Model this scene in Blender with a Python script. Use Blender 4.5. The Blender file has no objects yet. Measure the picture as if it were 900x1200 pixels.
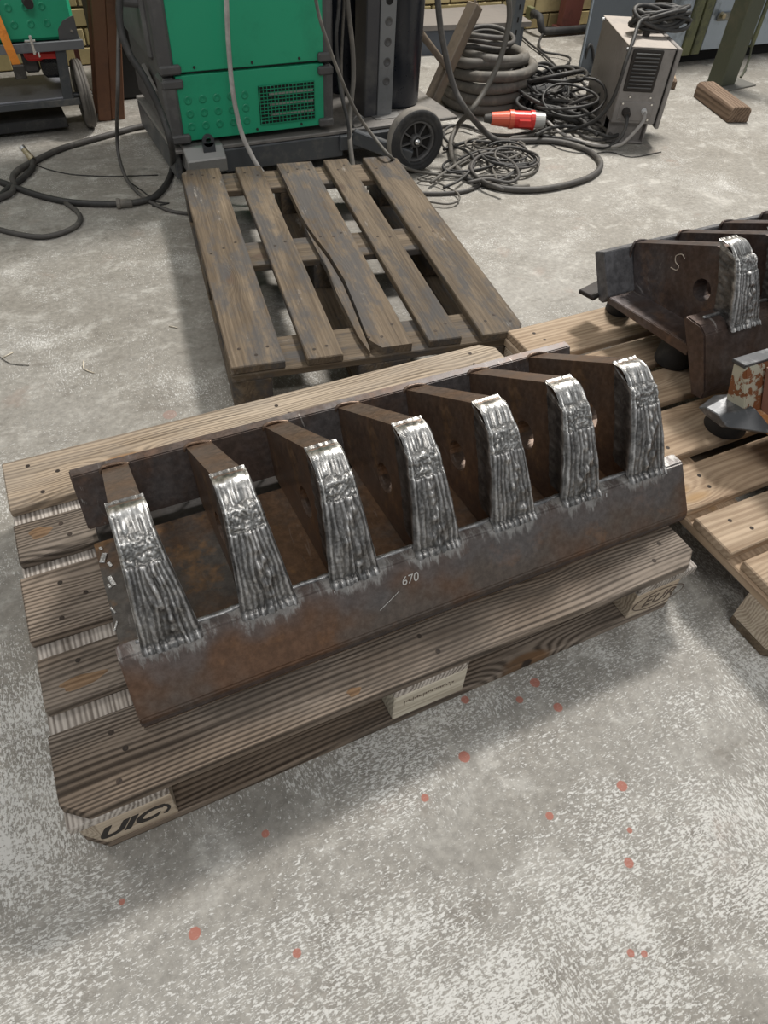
import bpy, bmesh, math, random
from mathutils import Vector, Matrix, noise, Euler
from mathutils.geometry import tessellate_polygon
random.seed(7)
C = bpy.context.scene.collection
SC = bpy.context.scene

# ------------------------------------------------------------------ camera
cd = bpy.data.cameras.new('camera'); cam = bpy.data.objects.new('camera', cd); C.objects.link(cam)
CAMP = Vector((0.2213, -0.477, 1.1891)); CAMR = (0.7385, -0.0469, -0.4473); FPX = 816.77
cam.location = CAMP; cam.rotation_euler = CAMR
cd.sensor_fit = 'VERTICAL'; cd.sensor_height = 36.0; cd.lens = FPX / 1200 * 36.0
cd.clip_start = 0.02; cd.clip_end = 60
SC.camera = cam
# ------------------------------------------------------------------ world, lights, exposure
SC.view_settings.view_transform = 'Standard'; SC.view_settings.look = 'None'
SC.view_settings.gamma = 1; SC.view_settings.use_curve_mapping = False
SC.view_settings.exposure = 0.45
W = bpy.data.worlds.new('hall'); SC.world = W; W.use_nodes = True
W.node_tree.nodes['Background'].inputs[0].default_value = (0.93, 0.97, 1.0, 1)
W.node_tree.nodes['Background'].inputs[1].default_value = 0.27

def area(name, loc, target, sx, sy, power, col):
    l = bpy.data.lights.new(name, 'AREA'); l.shape = 'RECTANGLE'; l.size = sx; l.size_y = sy
    l.energy = power; l.color = col
    o = bpy.data.objects.new(name, l); C.objects.link(o); o.location = loc
    o.rotation_euler = (Vector(target) - Vector(loc)).to_track_quat('-Z', 'Y').to_euler()
    return o
area('hall_strip_light', (3.9, 3.3, 4.4), (0.8, 0.3, 0), 1.0, 0.5, 270, (1, 0.965, 0.91))
area('fill_light_left', (-1.8, 2.4, 4.2), (0.4, 0.6, 0), 0.4, 1.4, 34, (1, 0.97, 0.93))  # added fill brightening the left side, no lamp seen there
area('hall_strip_light_near', (0.2, -2.4, 4.4), (0.7, 0.0, 0), 1.6, 0.4, 45, (1, 0.97, 0.93))

# ------------------------------------------------------------------ helpers
REX = Euler(CAMR).to_matrix()
def at(px, py, z=None, y=None):          # a point of the photograph measured on a height z or depth y of the hall
    d = REX @ Vector(((px - 450) / FPX, -(py - 600) / FPX, -1))
    t = (z - CAMP.z) / d.z if z is not None else (y - CAMP.y) / d.y
    return CAMP + d * t

def link(name, bm_or_me, mat, parent=None, loc=None, rot=None, smooth=False):
    if isinstance(bm_or_me, bmesh.types.BMesh):
        me = bpy.data.meshes.new(name); bm_or_me.normal_update(); bm_or_me.to_mesh(me); bm_or_me.free()
        if smooth:
            for p in me.polygons: p.use_smooth = True
        if mat is not None:
            for m in (mat if isinstance(mat, (list, tuple)) else [mat]): me.materials.append(m)
    else: me = bm_or_me
    o = bpy.data.objects.new(name, me); C.objects.link(o)
    if parent is not None: o.parent = parent
    if loc is not None: o.location = loc
    if rot is not None: o.rotation_euler = rot
    return o
def tag(o, label=None, cat=None, group=None, kind=None):
    if label: o['label'] = label
    if cat: o['category'] = cat
    if group: o['group'] = group
    if kind: o['kind'] = kind
    return o
def thing(name, label, cat, loc=(0, 0, 0), rz=0, group=None):
    o = bpy.data.objects.new(name, None); C.objects.link(o); o.location = loc; o.rotation_euler = (0, 0, rz)
    o.empty_display_size = 0.05
    return tag(o, label, cat, group)

def add_box(bm, c, s, rot=None, bev=0.0):
    r = bmesh.ops.create_cube(bm, size=1.0)
    vs = r['verts']
    M = Matrix.Translation(c) @ (Euler(rot).to_matrix().to_4x4() if rot else Matrix.Identity(4)) @ Matrix.Diagonal((*s, 1))
    bmesh.ops.transform(bm, matrix=M, verts=vs)
    if bev:
        es = list({e for v in vs for e in v.link_edges})
        bmesh.ops.bevel(bm, geom=es, offset=bev, segments=1, affect='EDGES', clamp_overlap=True)
def box(c, s, rot=None, bev=0.0):
    bm = bmesh.new(); add_box(bm, c, s, rot, bev); return bm
def bb(x0, x1, y0, y1, z0, z1, bev=0.0):
    return box(((x0+x1)/2, (y0+y1)/2, (z0+z1)/2), (x1-x0, y1-y0, z1-z0), None, bev)
def add_prism(bm, poly, z0, z1):
    a = [bm.verts.new((x, y, z0)) for x, y in poly]; b = [bm.verts.new((x, y, z1)) for x, y in poly]
    n = len(poly)
    bm.faces.new(a[::-1]); bm.faces.new(b)
    for i in range(n): bm.faces.new((a[i], a[(i+1) % n], b[(i+1) % n], b[i]))
def add_prism_x(bm, poly, x0, x1):       # polygon in (y, z), extruded along x
    a = [bm.verts.new((x0, y, z)) for y, z in poly]; b = [bm.verts.new((x1, y, z)) for y, z in poly]
    n = len(poly); bm.faces.new(a); bm.faces.new(b[::-1])
    for i in range(n): bm.faces.new((a[(i+1) % n], a[i], b[i], b[(i+1) % n]))
def add_cyl(bm, p0, p1, r0, r1=None, seg=20, caps=True):
    p0 = Vector(p0); p1 = Vector(p1); r1 = r0 if r1 is None else r1
    d = p1 - p0; q = d.to_track_quat('Z', 'Y').to_matrix()
    A = []; B = []
    for i in range(seg):
        a = 2*math.pi*i/seg; u = q @ Vector((math.cos(a), math.sin(a), 0))
        A.append(bm.verts.new(p0 + u*r0)); B.append(bm.verts.new(p1 + u*r1))
    for i in range(seg): bm.faces.new((A[i], A[(i+1) % seg], B[(i+1) % seg], B[i]))
    if caps: bm.faces.new(A[::-1]); bm.faces.new(B)
def cyl(p0, p1, r0, r1=None, seg=20):
    bm = bmesh.new(); add_cyl(bm, p0, p1, r0, r1, seg); return bm
def add_lathe(bm, prof, M, seg=28):      # prof: (radius, height) around local z
    rings = []
    for r, h in prof:
        rings.append([bm.verts.new(M @ Vector((r*math.cos(2*math.pi*i/seg), r*math.sin(2*math.pi*i/seg), h))) for i in range(seg)])
    for a, b in zip(rings, rings[1:]):
        for i in range(seg): bm.faces.new((a[i], a[(i+1) % seg], b[(i+1) % seg], b[i]))
    return rings
def smoothpath(pts, step=0.02):
    P = [Vector(p) for p in pts]
    if len(P) == 2: return P
    out = []
    E = [P[0]*2 - P[1]] + P + [P[-1]*2 - P[-2]]
    for i in range(1, len(E)-2):
        a, b, c, d = E[i-1], E[i], E[i+1], E[i+2]
        n = max(2, int((c-b).length/step))
        for k in range(n):
            t = k/n
            out.append(0.5*((2*b) + (c-a)*t + (2*a-5*b+4*c-d)*t*t + (3*b-a-3*c+d)*t**3))
    out.append(P[-1]); return out
def add_tube(bm, pts, r, seg=8, step=0.02, smooth=True):
    P = smoothpath(pts, step) if smooth else [Vector(p) for p in pts]
    n = len(P); prev = None; rings = []
    for i, p in enumerate(P):
        t = (P[min(i+1, n-1)] - P[max(i-1, 0)]).normalized()
        if prev is None:
            u = t.orthogonal().normalized()
        else:
            u = (prev - t*prev.dot(t)).normalized()
        prev = u; w = t.cross(u)
        rings.append([bm.verts.new(p + (u*math.cos(2*math.pi*k/seg) + w*math.sin(2*math.pi*k/seg))*r) for k in range(seg)])
    for a, b in zip(rings, rings[1:]):
        for k in range(seg): bm.faces.new((a[k], a[(k+1) % seg], b[(k+1) % seg], b[k]))
    bm.faces.new(rings[0][::-1]); bm.faces.new(rings[-1])
def tube(name, pts, r, mat, parent=None, seg=8, step=0.02):
    bm = bmesh.new(); add_tube(bm, pts, r, seg, step); return link(name, bm, mat, parent, smooth=True)

# ------------------------------------------------------------------ materials
class NT:
    def __init__(s, name, rough=0.6, metal=0.0, col=(0.5, 0.5, 0.5), spec=0.5):
        s.m = bpy.data.materials.new(name); s.m.use_nodes = True; s.t = s.m.node_tree
        s.b = s.t.nodes['Principled BSDF']
        s.b.inputs['Roughness'].default_value = rough; s.b.inputs['Metallic'].default_value = metal
        s.b.inputs['Base Color'].default_value = (*col, 1); s.b.inputs['Specular IOR Level'].default_value = spec
    def n(s, typ, **k):
        x = s.t.nodes.new(typ)
        for a, b in k.items(): setattr(x, a, b)
        return x
    def set(s, sock, v):
        if isinstance(v, bpy.types.NodeSocket): s.t.links.new(v, sock)
        elif isinstance(v, (tuple, list)) and len(v) == 3 and sock.type == 'RGBA': sock.default_value = (*v, 1)
        else: sock.default_value = v
    def coord(s, scale=(1, 1, 1), rot=(0, 0, 0), rnd=0.0, world=False, loc=(0, 0, 0)):
        if world: c = s.n('ShaderNodeNewGeometry').outputs['Position']
        else: c = s.n('ShaderNodeTexCoord').outputs['Object']
        if rnd:
            r = s.n('ShaderNodeObjectInfo').outputs['Random']
            c = s.vm('ADD', c, s.vm('SCALE', (3.1, 1.7, 2.3), None, sc=s.ma('MULTIPLY', r, rnd)))
        m = s.n('ShaderNodeMapping'); s.set(m.inputs[0], c); m.inputs['Scale'].default_value = scale
        m.inputs['Rotation'].default_value = rot; m.inputs['Location'].default_value = loc
        return m.outputs[0]
    def vm(s, op, a, b=None, sc=None):
        x = s.n('ShaderNodeVectorMath', operation=op); s.set(x.inputs[0], a)
        if b is not None: s.set(x.inputs[1], b)
        if sc is not None: s.set(x.inputs['Scale'], sc)
        return x.outputs['Value'] if op in ('LENGTH', 'DISTANCE', 'DOT_PRODUCT') else x.outputs[0]
    def ma(s, op, a, b=0.0, clamp=False):
        x = s.n('ShaderNodeMath', operation=op, use_clamp=clamp); s.set(x.inputs[0], a); s.set(x.inputs[1], b)
        return x.outputs[0]
    def noise(s, v, scale=1, detail=4, rough=0.55, dist=0.0):
        x = s.n('ShaderNodeTexNoise'); s.set(x.inputs['Vector'], v); x.inputs['Scale'].default_value = scale
        x.inputs['Detail'].default_value = detail; x.inputs['Roughness'].default_value = rough
        x.inputs['Distortion'].default_value = dist
        return x.outputs[0]
    def vor(s, v, scale=1, feature='F1', rnd=1.0):
        x = s.n('ShaderNodeTexVoronoi', feature=feature); s.set(x.inputs['Vector'], v); x.inputs['Scale'].default_value = scale
        x.inputs['Randomness'].default_value = rnd
        return x.outputs['Distance']
    def step(s, v, a, b):
        x = s.n('ShaderNodeMapRange', interpolation_type='SMOOTHSTEP'); s.set(x.inputs[0], v)
        x.inputs[1].default_value = a; x.inputs[2].default_value = b
        return x.outputs[0]
    def mix(s, f, a, b, typ='MIX'):
        x = s.n('ShaderNodeMix', data_type='RGBA', blend_type=typ); s.set(x.inputs[0], f); s.set(x.inputs[6], a); s.set(x.inputs[7], b)
        return x.outputs[2]
    def bump(s, h, strength=0.3, dist=0.002):
        x = s.n('ShaderNodeBump'); s.set(x.inputs['Height'], h); x.inputs['Strength'].default_value = strength
        x.inputs['Distance'].default_value = dist; s.t.links.new(x.outputs[0], s.b.inputs['Normal'])
    def out(s, col=None, rough=None, metal=None):
        if col is not None: s.set(s.b.inputs['Base Color'], col)
        if rough is not None: s.set(s.b.inputs['Roughness'], rough)
        if metal is not None: s.set(s.b.inputs['Metallic'], metal)
        return s.m
def wear(name, col, col2, amount=0.5, scale=6, rough=0.5, metal=0.0, bump=0.15):
    s = NT(name, rough, metal)
    c = s.coord(rnd=1)
    a = s.noise(c, scale, 6, 0.65)
    b = s.noise(c, scale*9, 4, 0.6)
    f = s.step(s.ma('ADD', s.ma('MULTIPLY', a, 0.75), s.ma('MULTIPLY', b, 0.25)), 0.62 - amount*0.3, 0.72 - amount*0.1)
    s.bump(b, bump, 0.001)
    return s.out(s.mix(f, col, col2), s.ma('ADD', rough - 0.1, s.ma('MULTIPLY', b, 0.2)))

def wood(name, dark, light, tint, kd, grain=1.0, dirt=None, dirt_amt=0.3, knots=True, rough=0.75, ringw=0.2, scuff=False):
    s = NT(name, rough, 0, spec=0.25)
    c = s.coord(rnd=7)
    sep = s.n('ShaderNodeSeparateXYZ'); s.set(sep.inputs[0], c)
    # knots: sparse stretched cells, rings bend around them
    kc = s.coord((2.6, 8.0, 2.0), rnd=7)
    kd_ = s.vor(kc, 1.0)
    kn = s.ma('EXPONENT', s.ma('MULTIPLY', s.ma('MULTIPLY', kd_, kd_), -26.0))
    warp = s.noise(s.coord((0.9, 7, 7), rnd=7), 1.0, 3, 0.5)
    ph = s.ma('ADD', s.ma('MULTIPLY', sep.outputs[1], 760.0*grain), s.ma('ADD', s.ma('MULTIPLY', warp, 62.0*grain), s.ma('MULTIPLY', kn, 30.0 if knots else 0.0)))
    ph = s.ma('ADD', ph, s.ma('MULTIPLY', sep.outputs[2], 260.0))
    rings = s.ma('ADD', s.ma('MULTIPLY', s.ma('SINE', ph), 0.5), 0.5)
    fine = s.noise(s.coord((5, 260, 260), rnd=7), 1.0, 4, 0.65)
    mid = s.noise(s.coord((2.2, 34, 34), rnd=7), 1.0, 4, 0.6)
    big = s.noise(s.coord((1.6, 5, 5), rnd=7), 1.0, 4, 0.6)
    g = s.ma('ADD', s.ma('MULTIPLY', rings, ringw), s.ma('ADD', s.ma('MULTIPLY', fine, 0.40), s.ma('MULTIPLY', mid, 0.58 - ringw*0.5)))
    f = s.step(g, 0.32 , 0.72)
    col = s.mix(f, dark, light)
    col = s.mix(s.ma('MULTIPLY', s.step(big, 0.38, 0.66), 0.7), col, s.mix(1.0, col, tint, 'MULTIPLY'))
    if knots:
        k = s.step(kd_, 0.17, 0.10)
        col = s.mix(k, col, kd); 
        k2 = s.step(kd_, 0.045, 0.02); col = s.mix(k2, col, (0.03, 0.02, 0.015))
    if dirt:
        dm = s.noise(s.coord((1.5, 4, 4), rnd=5), 3.0, 6, 0.7)
        col = s.mix(s.ma('MULTIPLY', s.step(dm, 0.45, 0.62), dirt_amt), col, dirt)
    if scuff:
        sm = s.noise(s.coord((4, 14, 4), rnd=9, loc=(3, 3, 3)), 1.0, 8, 0.75)
        col = s.mix(s.ma('MULTIPLY', s.step(sm, 0.60, 0.70), 0.55), col, (0.40, 0.37, 0.33))
    r = s.n('ShaderNodeObjectInfo').outputs['Random']
    col = s.mix(1.0, col, s.mix(r, (0.80, 0.80, 0.80), (1.12, 1.10, 1.08)), 'MULTIPLY')
    s.bump(s.ma('ADD', s.ma('MULTIPLY', rings, 0.5), s.ma('ADD', fine, s.ma('MULTIPLY', mid, 0.8))), 0.55, 0.0015)
    return s.out(col)
WOOD_OLD = wood('weathered_wood', (0.05, 0.038, 0.029), (0.27, 0.225, 0.185), (0.70, 0.62, 0.54), (0.17, 0.10, 0.055), 1.0, (0.07, 0.058, 0.048), 0.5, ringw=0.26)
WOOD_EDGE = wood('grey_wood_cross_board', (0.16, 0.135, 0.115), (0.62, 0.57, 0.52), (0.85, 0.82, 0.78), (0.3, 0.2, 0.12), 1.0, knots=False)
WOOD_BACK = wood('pale_weathered_wood', (0.17, 0.135, 0.10), (0.52, 0.43, 0.33), (0.8, 0.74, 0.68), (0.3, 0.17, 0.08), 1.0, (0.30, 0.26, 0.22), 0.35)
WOOD_DARK = wood('dirty_dark_wood', (0.09, 0.067, 0.046), (0.225, 0.175, 0.122), (0.58, 0.56, 0.54), (0.10, 0.07, 0.05), 0.6, (0.075, 0.072, 0.072), 0.85, ringw=0.05, scuff=True)
WOOD_PALE = wood('fresh_pale_wood', (0.28, 0.205, 0.14), (0.52, 0.41, 0.30), (0.82, 0.75, 0.68), (0.38, 0.25, 0.13), 0.6, ringw=0.13)
WOOD_BLOCK = wood('block_wood', (0.30, 0.24, 0.18), (0.56, 0.48, 0.38), (0.85, 0.8, 0.75), (0.3, 0.2, 0.1), 1.4, knots=False)
WOOD_LABEL = wood('pale_block_wood', (0.50, 0.44, 0.35), (0.80, 0.74, 0.62), (0.9, 0.88, 0.84), (0.3, 0.2, 0.1), 1.6, knots=False)
INK = NT('burnt_black_ink', 0.8, 0, (0.03, 0.025, 0.022)).m
BROWN_INK = NT('burnt_brown_mark', 0.8, 0, (0.12, 0.09, 0.07)).m
HOLE = NT('dark_recess', 0.9, 0, (0.012, 0.011, 0.01)).m
NAIL = wear('rusty_nail_head', (0.035, 0.026, 0.02), (0.09, 0.06, 0.045), 0.5, 60, 0.7, 0.4)

def floor_mat():
    s = NT('worn_concrete', 0.62, 0, spec=0.35)
    P = s.coord(world=True)
    big = s.noise(P, 1.3, 5, 0.6); med = s.noise(P, 5.5, 6, 0.68); fine = s.noise(P, 60, 5, 0.7)
    mot = s.noise(s.coord((1, 1.25, 1), (0, 0, .3), world=True, loc=(2, 5, 0)), 9, 9, 0.74, 0.35)
    base = s.mix(s.step(big, 0.36, 0.66), (0.262, 0.243, 0.212), (0.325, 0.308, 0.278))
    base = s.mix(s.ma('MULTIPLY', s.step(mot, 0.50, 0.68), 0.75), base, (0.50, 0.48, 0.44))
    base = s.mix(s.ma('MULTIPLY', s.step(mot, 0.46, 0.34), 0.65), base, (0.19, 0.172, 0.148))
    base = s.mix(s.ma('MULTIPLY', s.step(med, 0.5, 0.7), 0.4), base, (0.235, 0.218, 0.19))
    base = s.mix(s.step(fine, 0.25, 0.8), s.mix(1.0, base, (0.76, 0.76, 0.76), 'MULTIPLY'), s.mix(1.0, base, (1.18, 1.18, 1.18), 'MULTIPLY'))
    # pale abraded flecks: short strokes in two trowel directions, only in worn zones
    n1 = s.noise(s.coord((330, 105, 1), (0, 0, 0.55), world=True), 1.0, 4, 0.66, 0.7)
    n2 = s.noise(s.coord((105, 340, 1), (0, 0, 0.35), world=True), 1.0, 4, 0.66, 0.7)
    n3 = s.noise(P, 150, 5, 0.72)
    dirm = s.step(s.noise(P, 1.6, 3, 0.6), 0.44, 0.56)
    x = s.n('ShaderNodeMix', data_type='FLOAT'); s.set(x.inputs[0], dirm); s.set(x.inputs[2], n1); s.set(x.inputs[3], n2)
    st = s.ma('ADD', s.ma('MULTIPLY', x.outputs[0], 0.60), s.ma('MULTIPLY', n3, 0.40))
    sep = s.n('ShaderNodeSeparateXYZ'); s.set(sep.inputs[0], P)
    near = s.step(sep.outputs[1], 1.4, 0.0)            # the floor is more abraded in the working area in front
    wz = s.noise(s.coord(world=True, loc=(3, 1, 0)), 3.0, 8, 0.72)
    th = s.ma('ADD', s.ma('MULTIPLY', wz, 0.46), s.ma('MULTIPLY', near, 0.064))
    sp = s.step(s.ma('ADD', st, th), 0.800, 0.845)
    col = s.mix(s.ma('MULTIPLY', sp, 0.85), base, (0.66, 0.65, 0.62))
    haze = s.step(wz, 0.52, 0.74)
    col = s.mix(s.ma('MULTIPLY', haze, 0.3), col, (0.52, 0.505, 0.475))
    # dark pits and long trowel scratches
    pit = s.step(s.noise(s.coord(world=True, loc=(7, 2, 0)), 22, 4, 0.6), 0.68, 0.74)
    col = s.mix(s.ma('MULTIPLY', pit, 0.55), col, (0.19, 0.18, 0.165))
    sc = s.step(s.noise(s.coord((1.2, 46, 1), (0, 0, 0.3), world=True), 1.0, 4, 0.6, 0.3), 0.66, 0.72)
    col = s.mix(s.ma('MULTIPLY', sc, 0.28), col, (0.2, 0.19, 0.175))
    rs = s.step(s.noise(s.coord(world=True, loc=(1, 9, 0)), 3.2, 5, 0.7), 0.60, 0.72)
    col = s.mix(s.ma('MULTIPLY', rs, 0.30), col, (0.30, 0.20, 0.155))
    # spots of red paint spilt on the floor
    for px, py, r in ((729, 921, .0095), (544, 887, .0105), (644, 956, .007), (737, 1011, .008), (654, 829, .009), (311, 977, .0065), (348, 1117, .0065), (739, 1117, .006), (738, 973, .005), (143, 1057, .005), (627, 800, .01), (545, 820, .008), (755, 1118, .005), (609, 820, .007), (498, 935, .007), (199, 486, .018), (228, 1094, .009)):
        q = at(px, py, z=0)
        d = s.vm('DISTANCE', P, (q.x, q.y, 0))
        d = s.ma('ADD', d, s.ma('MULTIPLY', fine, 0.003))
        col = s.mix(s.ma('MULTIPLY', s.step(d, r + .002, r + .0005), 0.85 if r < .015 else 0.25), col, (0.38, 0.13, 0.09))
    s.bump(s.ma('ADD', s.ma('MULTIPLY', sp, 0.5), s.ma('ADD', s.ma('MULTIPLY', n3, 0.8), s.ma('MULTIPLY', med, 0.6))), 0.35, 0.0012)
    return s.out(col, s.ma('ADD', 0.42, s.ma('MULTIPLY', med, 0.4)))

def rust_steel(name, brown=(0.15, 0.095, 0.065), blue=(0.13, 0.13, 0.135), orange=(0.33, 0.17, 0.07), oamt=0.35, rough=0.42, scr=0.5):
    s = NT(name, rough, 0.55)
    c = s.coord(world=False)
    a = s.noise(c, 4.5, 6, 0.65); b = s.noise(s.coord(loc=(4, 2, 1)), 9, 6, 0.7); f = s.noise(c, 70, 5, 0.7)
    col = s.mix(s.step(a, 0.42, 0.62), brown, blue)
    col = s.mix(s.ma('MULTIPLY', s.step(b, 0.55, 0.68), oamt), col, orange)
    col = s.mix(s.step(f, 0.3, 0.75), s.mix(1.0, col, (0.7, 0.7, 0.7), 'MULTIPLY'), s.mix(1.0, col, (1.25, 1.25, 1.25), 'MULTIPLY'))
    sc = s.step(s.noise(s.coord((60, 9, 14), (0.3, 0.2, 0.5)), 1.0, 4, 0.7, 1.2), 0.61, 0.66)
    gate = s.step(s.noise(s.coord(loc=(9, 9, 9)), 7, 3, 0.5), 0.5, 0.62)
    col = s.mix(s.ma('MULTIPLY', s.ma('MULTIPLY', sc, gate), scr), col, (0.62, 0.60, 0.57))
    s.bump(s.ma('ADD', f, s.ma('MULTIPLY', b, 0.6)), 0.22, 0.001)
    return s.out(col, s.ma('ADD', rough - 0.14, s.ma('MULTIPLY', f, 0.32)))
STEEL_BACK = rust_steel('dark_scaled_plate', (0.105, 0.075, 0.062), (0.125, 0.115, 0.115), (0.26, 0.13, 0.07), 0.25, 0.46, 0.75)
STEEL_RIB = rust_steel('brown_flat_bar', (0.165, 0.105, 0.07), (0.15, 0.108, 0.085), (0.34, 0.20, 0.09), 0.4, 0.40, 0.1)
STEEL_FLOOR = rust_steel('rusty_bed_plate', (0.16, 0.095, 0.055), (0.12, 0.11, 0.10), (0.36, 0.19, 0.07), 0.5, 0.45, 0.15)
STEEL_R2 = rust_steel('dark_brown_plate', (0.09, 0.062, 0.052), (0.115, 0.10, 0.10), (0.27, 0.15, 0.08), 0.3, 0.38, 0.35)
STEEL_GREY = rust_steel('blue_grey_scale', (0.15, 0.15, 0.16), (0.19, 0.19, 0.20), (0.2, 0.13, 0.1), 0.15, 0.42, 0.3)
STEEL_DK_AND_SHADE = rust_steel('black_lug_and_slot_shade', (0.035, 0.03, 0.028), (0.045, 0.042, 0.042), (0.07, 0.045, 0.03), 0.2, 0.6, 0.0)  # black steel of the lug, also paints the shade in the rack slot
CHALK = NT('scratched_bright_mark', 0.6, 0.2, (0.55, 0.53, 0.50)).m

def front_mat():
    s = NT('front_plate_steel', 0.4, 0.5)
    c = s.coord()
    a = s.noise(c, 5, 6, 0.62); b = s.noise(s.coord(loc=(4, 2, 1)), 11, 6, 0.7); f = s.noise(c, 80, 5, 0.7)
    col = s.mix(s.step(a, 0.40, 0.62), (0.165, 0.092, 0.056), (0.135, 0.108, 0.09))
    col = s.mix(s.ma('MULTIPLY', s.step(b, 0.56, 0.68), 0.35), col, (0.30, 0.15, 0.07))
    sep = s.n('ShaderNodeSeparateXYZ'); s.set(sep.inputs[0], c)
    z = sep.outputs[2]; x = sep.outputs[0]
    # heat tint and spatter of the welds, strongest right under each tooth root
    tx = s.ma('ABSOLUTE', s.ma('SUBTRACT', s.ma('FRACT', s.ma('ADD', s.ma('DIVIDE', s.ma('SUBTRACT', x, .078), .1553), 0.5)), 0.5))
    near = s.step(tx, 0.46, 0.18)
    rag = s.noise(s.coord((70, 20, 14)), 1.0, 5, 0.7, 0.6)
    up = s.step(s.ma('ADD', z, s.ma('ADD', s.ma('MULTIPLY', s.ma('SUBTRACT', rag, 0.5), 0.075), s.ma('MULTIPLY', near, 0.019))), 0.253, 0.268)
    up2 = s.step(s.ma('ADD', z, s.ma('ADD', s.ma('MULTIPLY', s.ma('SUBTRACT', a, 0.5), 0.10), s.ma('MULTIPLY', near, 0.02))), 0.215, 0.25)
    col = s.mix(s.ma('MULTIPLY', up2, 0.55), col, (0.14, 0.135, 0.14))
    col = s.mix(s.ma('MULTIPLY', up, 0.62), col, (0.46, 0.45, 0.43))
    lip = s.step(s.ma('ADD', z, s.ma('MULTIPLY', a, 0.02)), 0.176, 0.170)
    col = s.mix(s.ma('MULTIPLY', lip, 0.5), col, (0.135, 0.125, 0.125))
    ol = s.step(s.ma('ABSOLUTE', s.ma('SUBTRACT', s.ma('ADD', z, s.ma('MULTIPLY', b, 0.008)), 0.150)), 0.004, 0.001)
    col = s.mix(s.ma('MULTIPLY', ol, 0.7), col, (0.42, 0.23, 0.08))
    col = s.mix(s.step(f, 0.3, 0.75), s.mix(1.0, col, (0.75, 0.75, 0.75), 'MULTIPLY'), s.mix(1.0, col, (1.2, 1.2, 1.2), 'MULTIPLY'))
    s.bump(s.ma('ADD', f, s.ma('ADD', s.ma('MULTIPLY', b, 0.6), s.ma('MULTIPLY', up, 0.5))), 0.25, 0.0012)
    return s.out(col, s.ma('ADD', 0.28, s.ma('MULTIPLY', f, 0.3)))
STEEL_FRONT = front_mat()
def weld_mat(name, lo, hi, rough=0.36, metal=0.85):
    s = NT(name, rough, metal)
    c = s.coord()
    a = s.noise(c, 28, 5, 0.65); f = s.noise(s.coord((1, 1, 1)), 160, 4, 0.7); b = s.noise(s.coord(loc=(5, 5, 5)), 60, 5, 0.7, 1.5)
    col = s.mix(s.step(s.ma('ADD', s.ma('MULTIPLY', a, 0.5), s.ma('MULTIPLY', b, 0.5)), 0.36, 0.66), lo, hi)
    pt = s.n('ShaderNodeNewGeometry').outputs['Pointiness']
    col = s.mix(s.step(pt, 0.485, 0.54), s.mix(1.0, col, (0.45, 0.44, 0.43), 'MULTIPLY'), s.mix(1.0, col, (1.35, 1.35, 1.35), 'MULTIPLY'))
    s.bump(s.ma('ADD', b, s.ma('MULTIPLY', f, 0.6)), 0.4, 0.0018)
    return s.out(col, s.ma('ADD', rough - 0.12, s.ma('MULTIPLY', a, 0.3)))
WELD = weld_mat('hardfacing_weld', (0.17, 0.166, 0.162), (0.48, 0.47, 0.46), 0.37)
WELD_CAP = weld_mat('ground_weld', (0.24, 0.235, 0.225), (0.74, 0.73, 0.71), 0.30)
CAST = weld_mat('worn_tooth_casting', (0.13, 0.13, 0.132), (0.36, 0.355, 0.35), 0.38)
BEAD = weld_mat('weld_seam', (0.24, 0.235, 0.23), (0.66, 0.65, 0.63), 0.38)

GREEN = wear('green_enamel', (0.022, 0.36, 0.19), (0.018, 0.31, 0.165), 0.4, 4, 0.38)
GREEN_DK = wear('green_enamel_pressed', (0.015, 0.28, 0.145), (0.03, 0.40, 0.23), 0.3, 20, 0.35)
GREY_PL = wear('dark_grey_casing', (0.085, 0.083, 0.082), (0.13, 0.127, 0.122), 0.4, 5, 0.5)
FRAME = wear('anthracite_frame', (0.075, 0.08, 0.086), (0.15, 0.145, 0.135), 0.45, 6, 0.45, 0.2)
DECKM = wear('dusty_deck_plate', (0.22, 0.205, 0.19), (0.13, 0.125, 0.12), 0.5, 6, 0.55, 0.2)
ALU = wear('bare_bracket_metal', (0.36, 0.35, 0.335), (0.22, 0.21, 0.20), 0.4, 8, 0.42, 0.6)
RUBBER = wear('dusty_rubber', (0.022, 0.022, 0.023), (0.06, 0.057, 0.053), 0.45, 9, 0.7)
TREAD = wear('grey_dust_tread', (0.21, 0.19, 0.165), (0.12, 0.11, 0.10), 0.4, 9, 0.8)
NAVY = wear('navy_cylinder_paint', (0.012, 0.015, 0.022), (0.035, 0.038, 0.045), 0.35, 5, 0.3)
BLACKC = wear('black_cable', (0.028, 0.027, 0.026), (0.075, 0.07, 0.064), 0.5, 8, 0.6)
GREYC = wear('dusty_grey_hose', (0.10, 0.092, 0.08), (0.19, 0.17, 0.145), 0.5, 8, 0.65)
LIGHTC = wear('light_grey_cable', (0.32, 0.30, 0.28), (0.45, 0.43, 0.40), 0.5, 8, 0.6)
DARKC = wear('dark_grey_cable', (0.065, 0.06, 0.056), (0.13, 0.12, 0.105), 0.5, 8, 0.62)
CHROME = wear('polished_steel', (0.75, 0.74, 0.72), (0.5, 0.49, 0.47), 0.3, 20, 0.22, 1.0)
BRASS = wear('brass_fitting', (0.45, 0.38, 0.24), (0.6, 0.55, 0.45), 0.4, 40, 0.3, 0.9)
REDPL = wear('red_plastic', (0.66, 0.035, 0.028), (0.50, 0.03, 0.025), 0.3, 12, 0.38)
ORANGEPL = wear('faded_orange_red_plastic', (0.72, 0.13, 0.07), (0.6, 0.09, 0.05), 0.4, 12, 0.4)
CLEAR = wear('cloudy_grey_plastic', (0.45, 0.45, 0.43), (0.32, 0.32, 0.3), 0.4, 20, 0.35)
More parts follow.
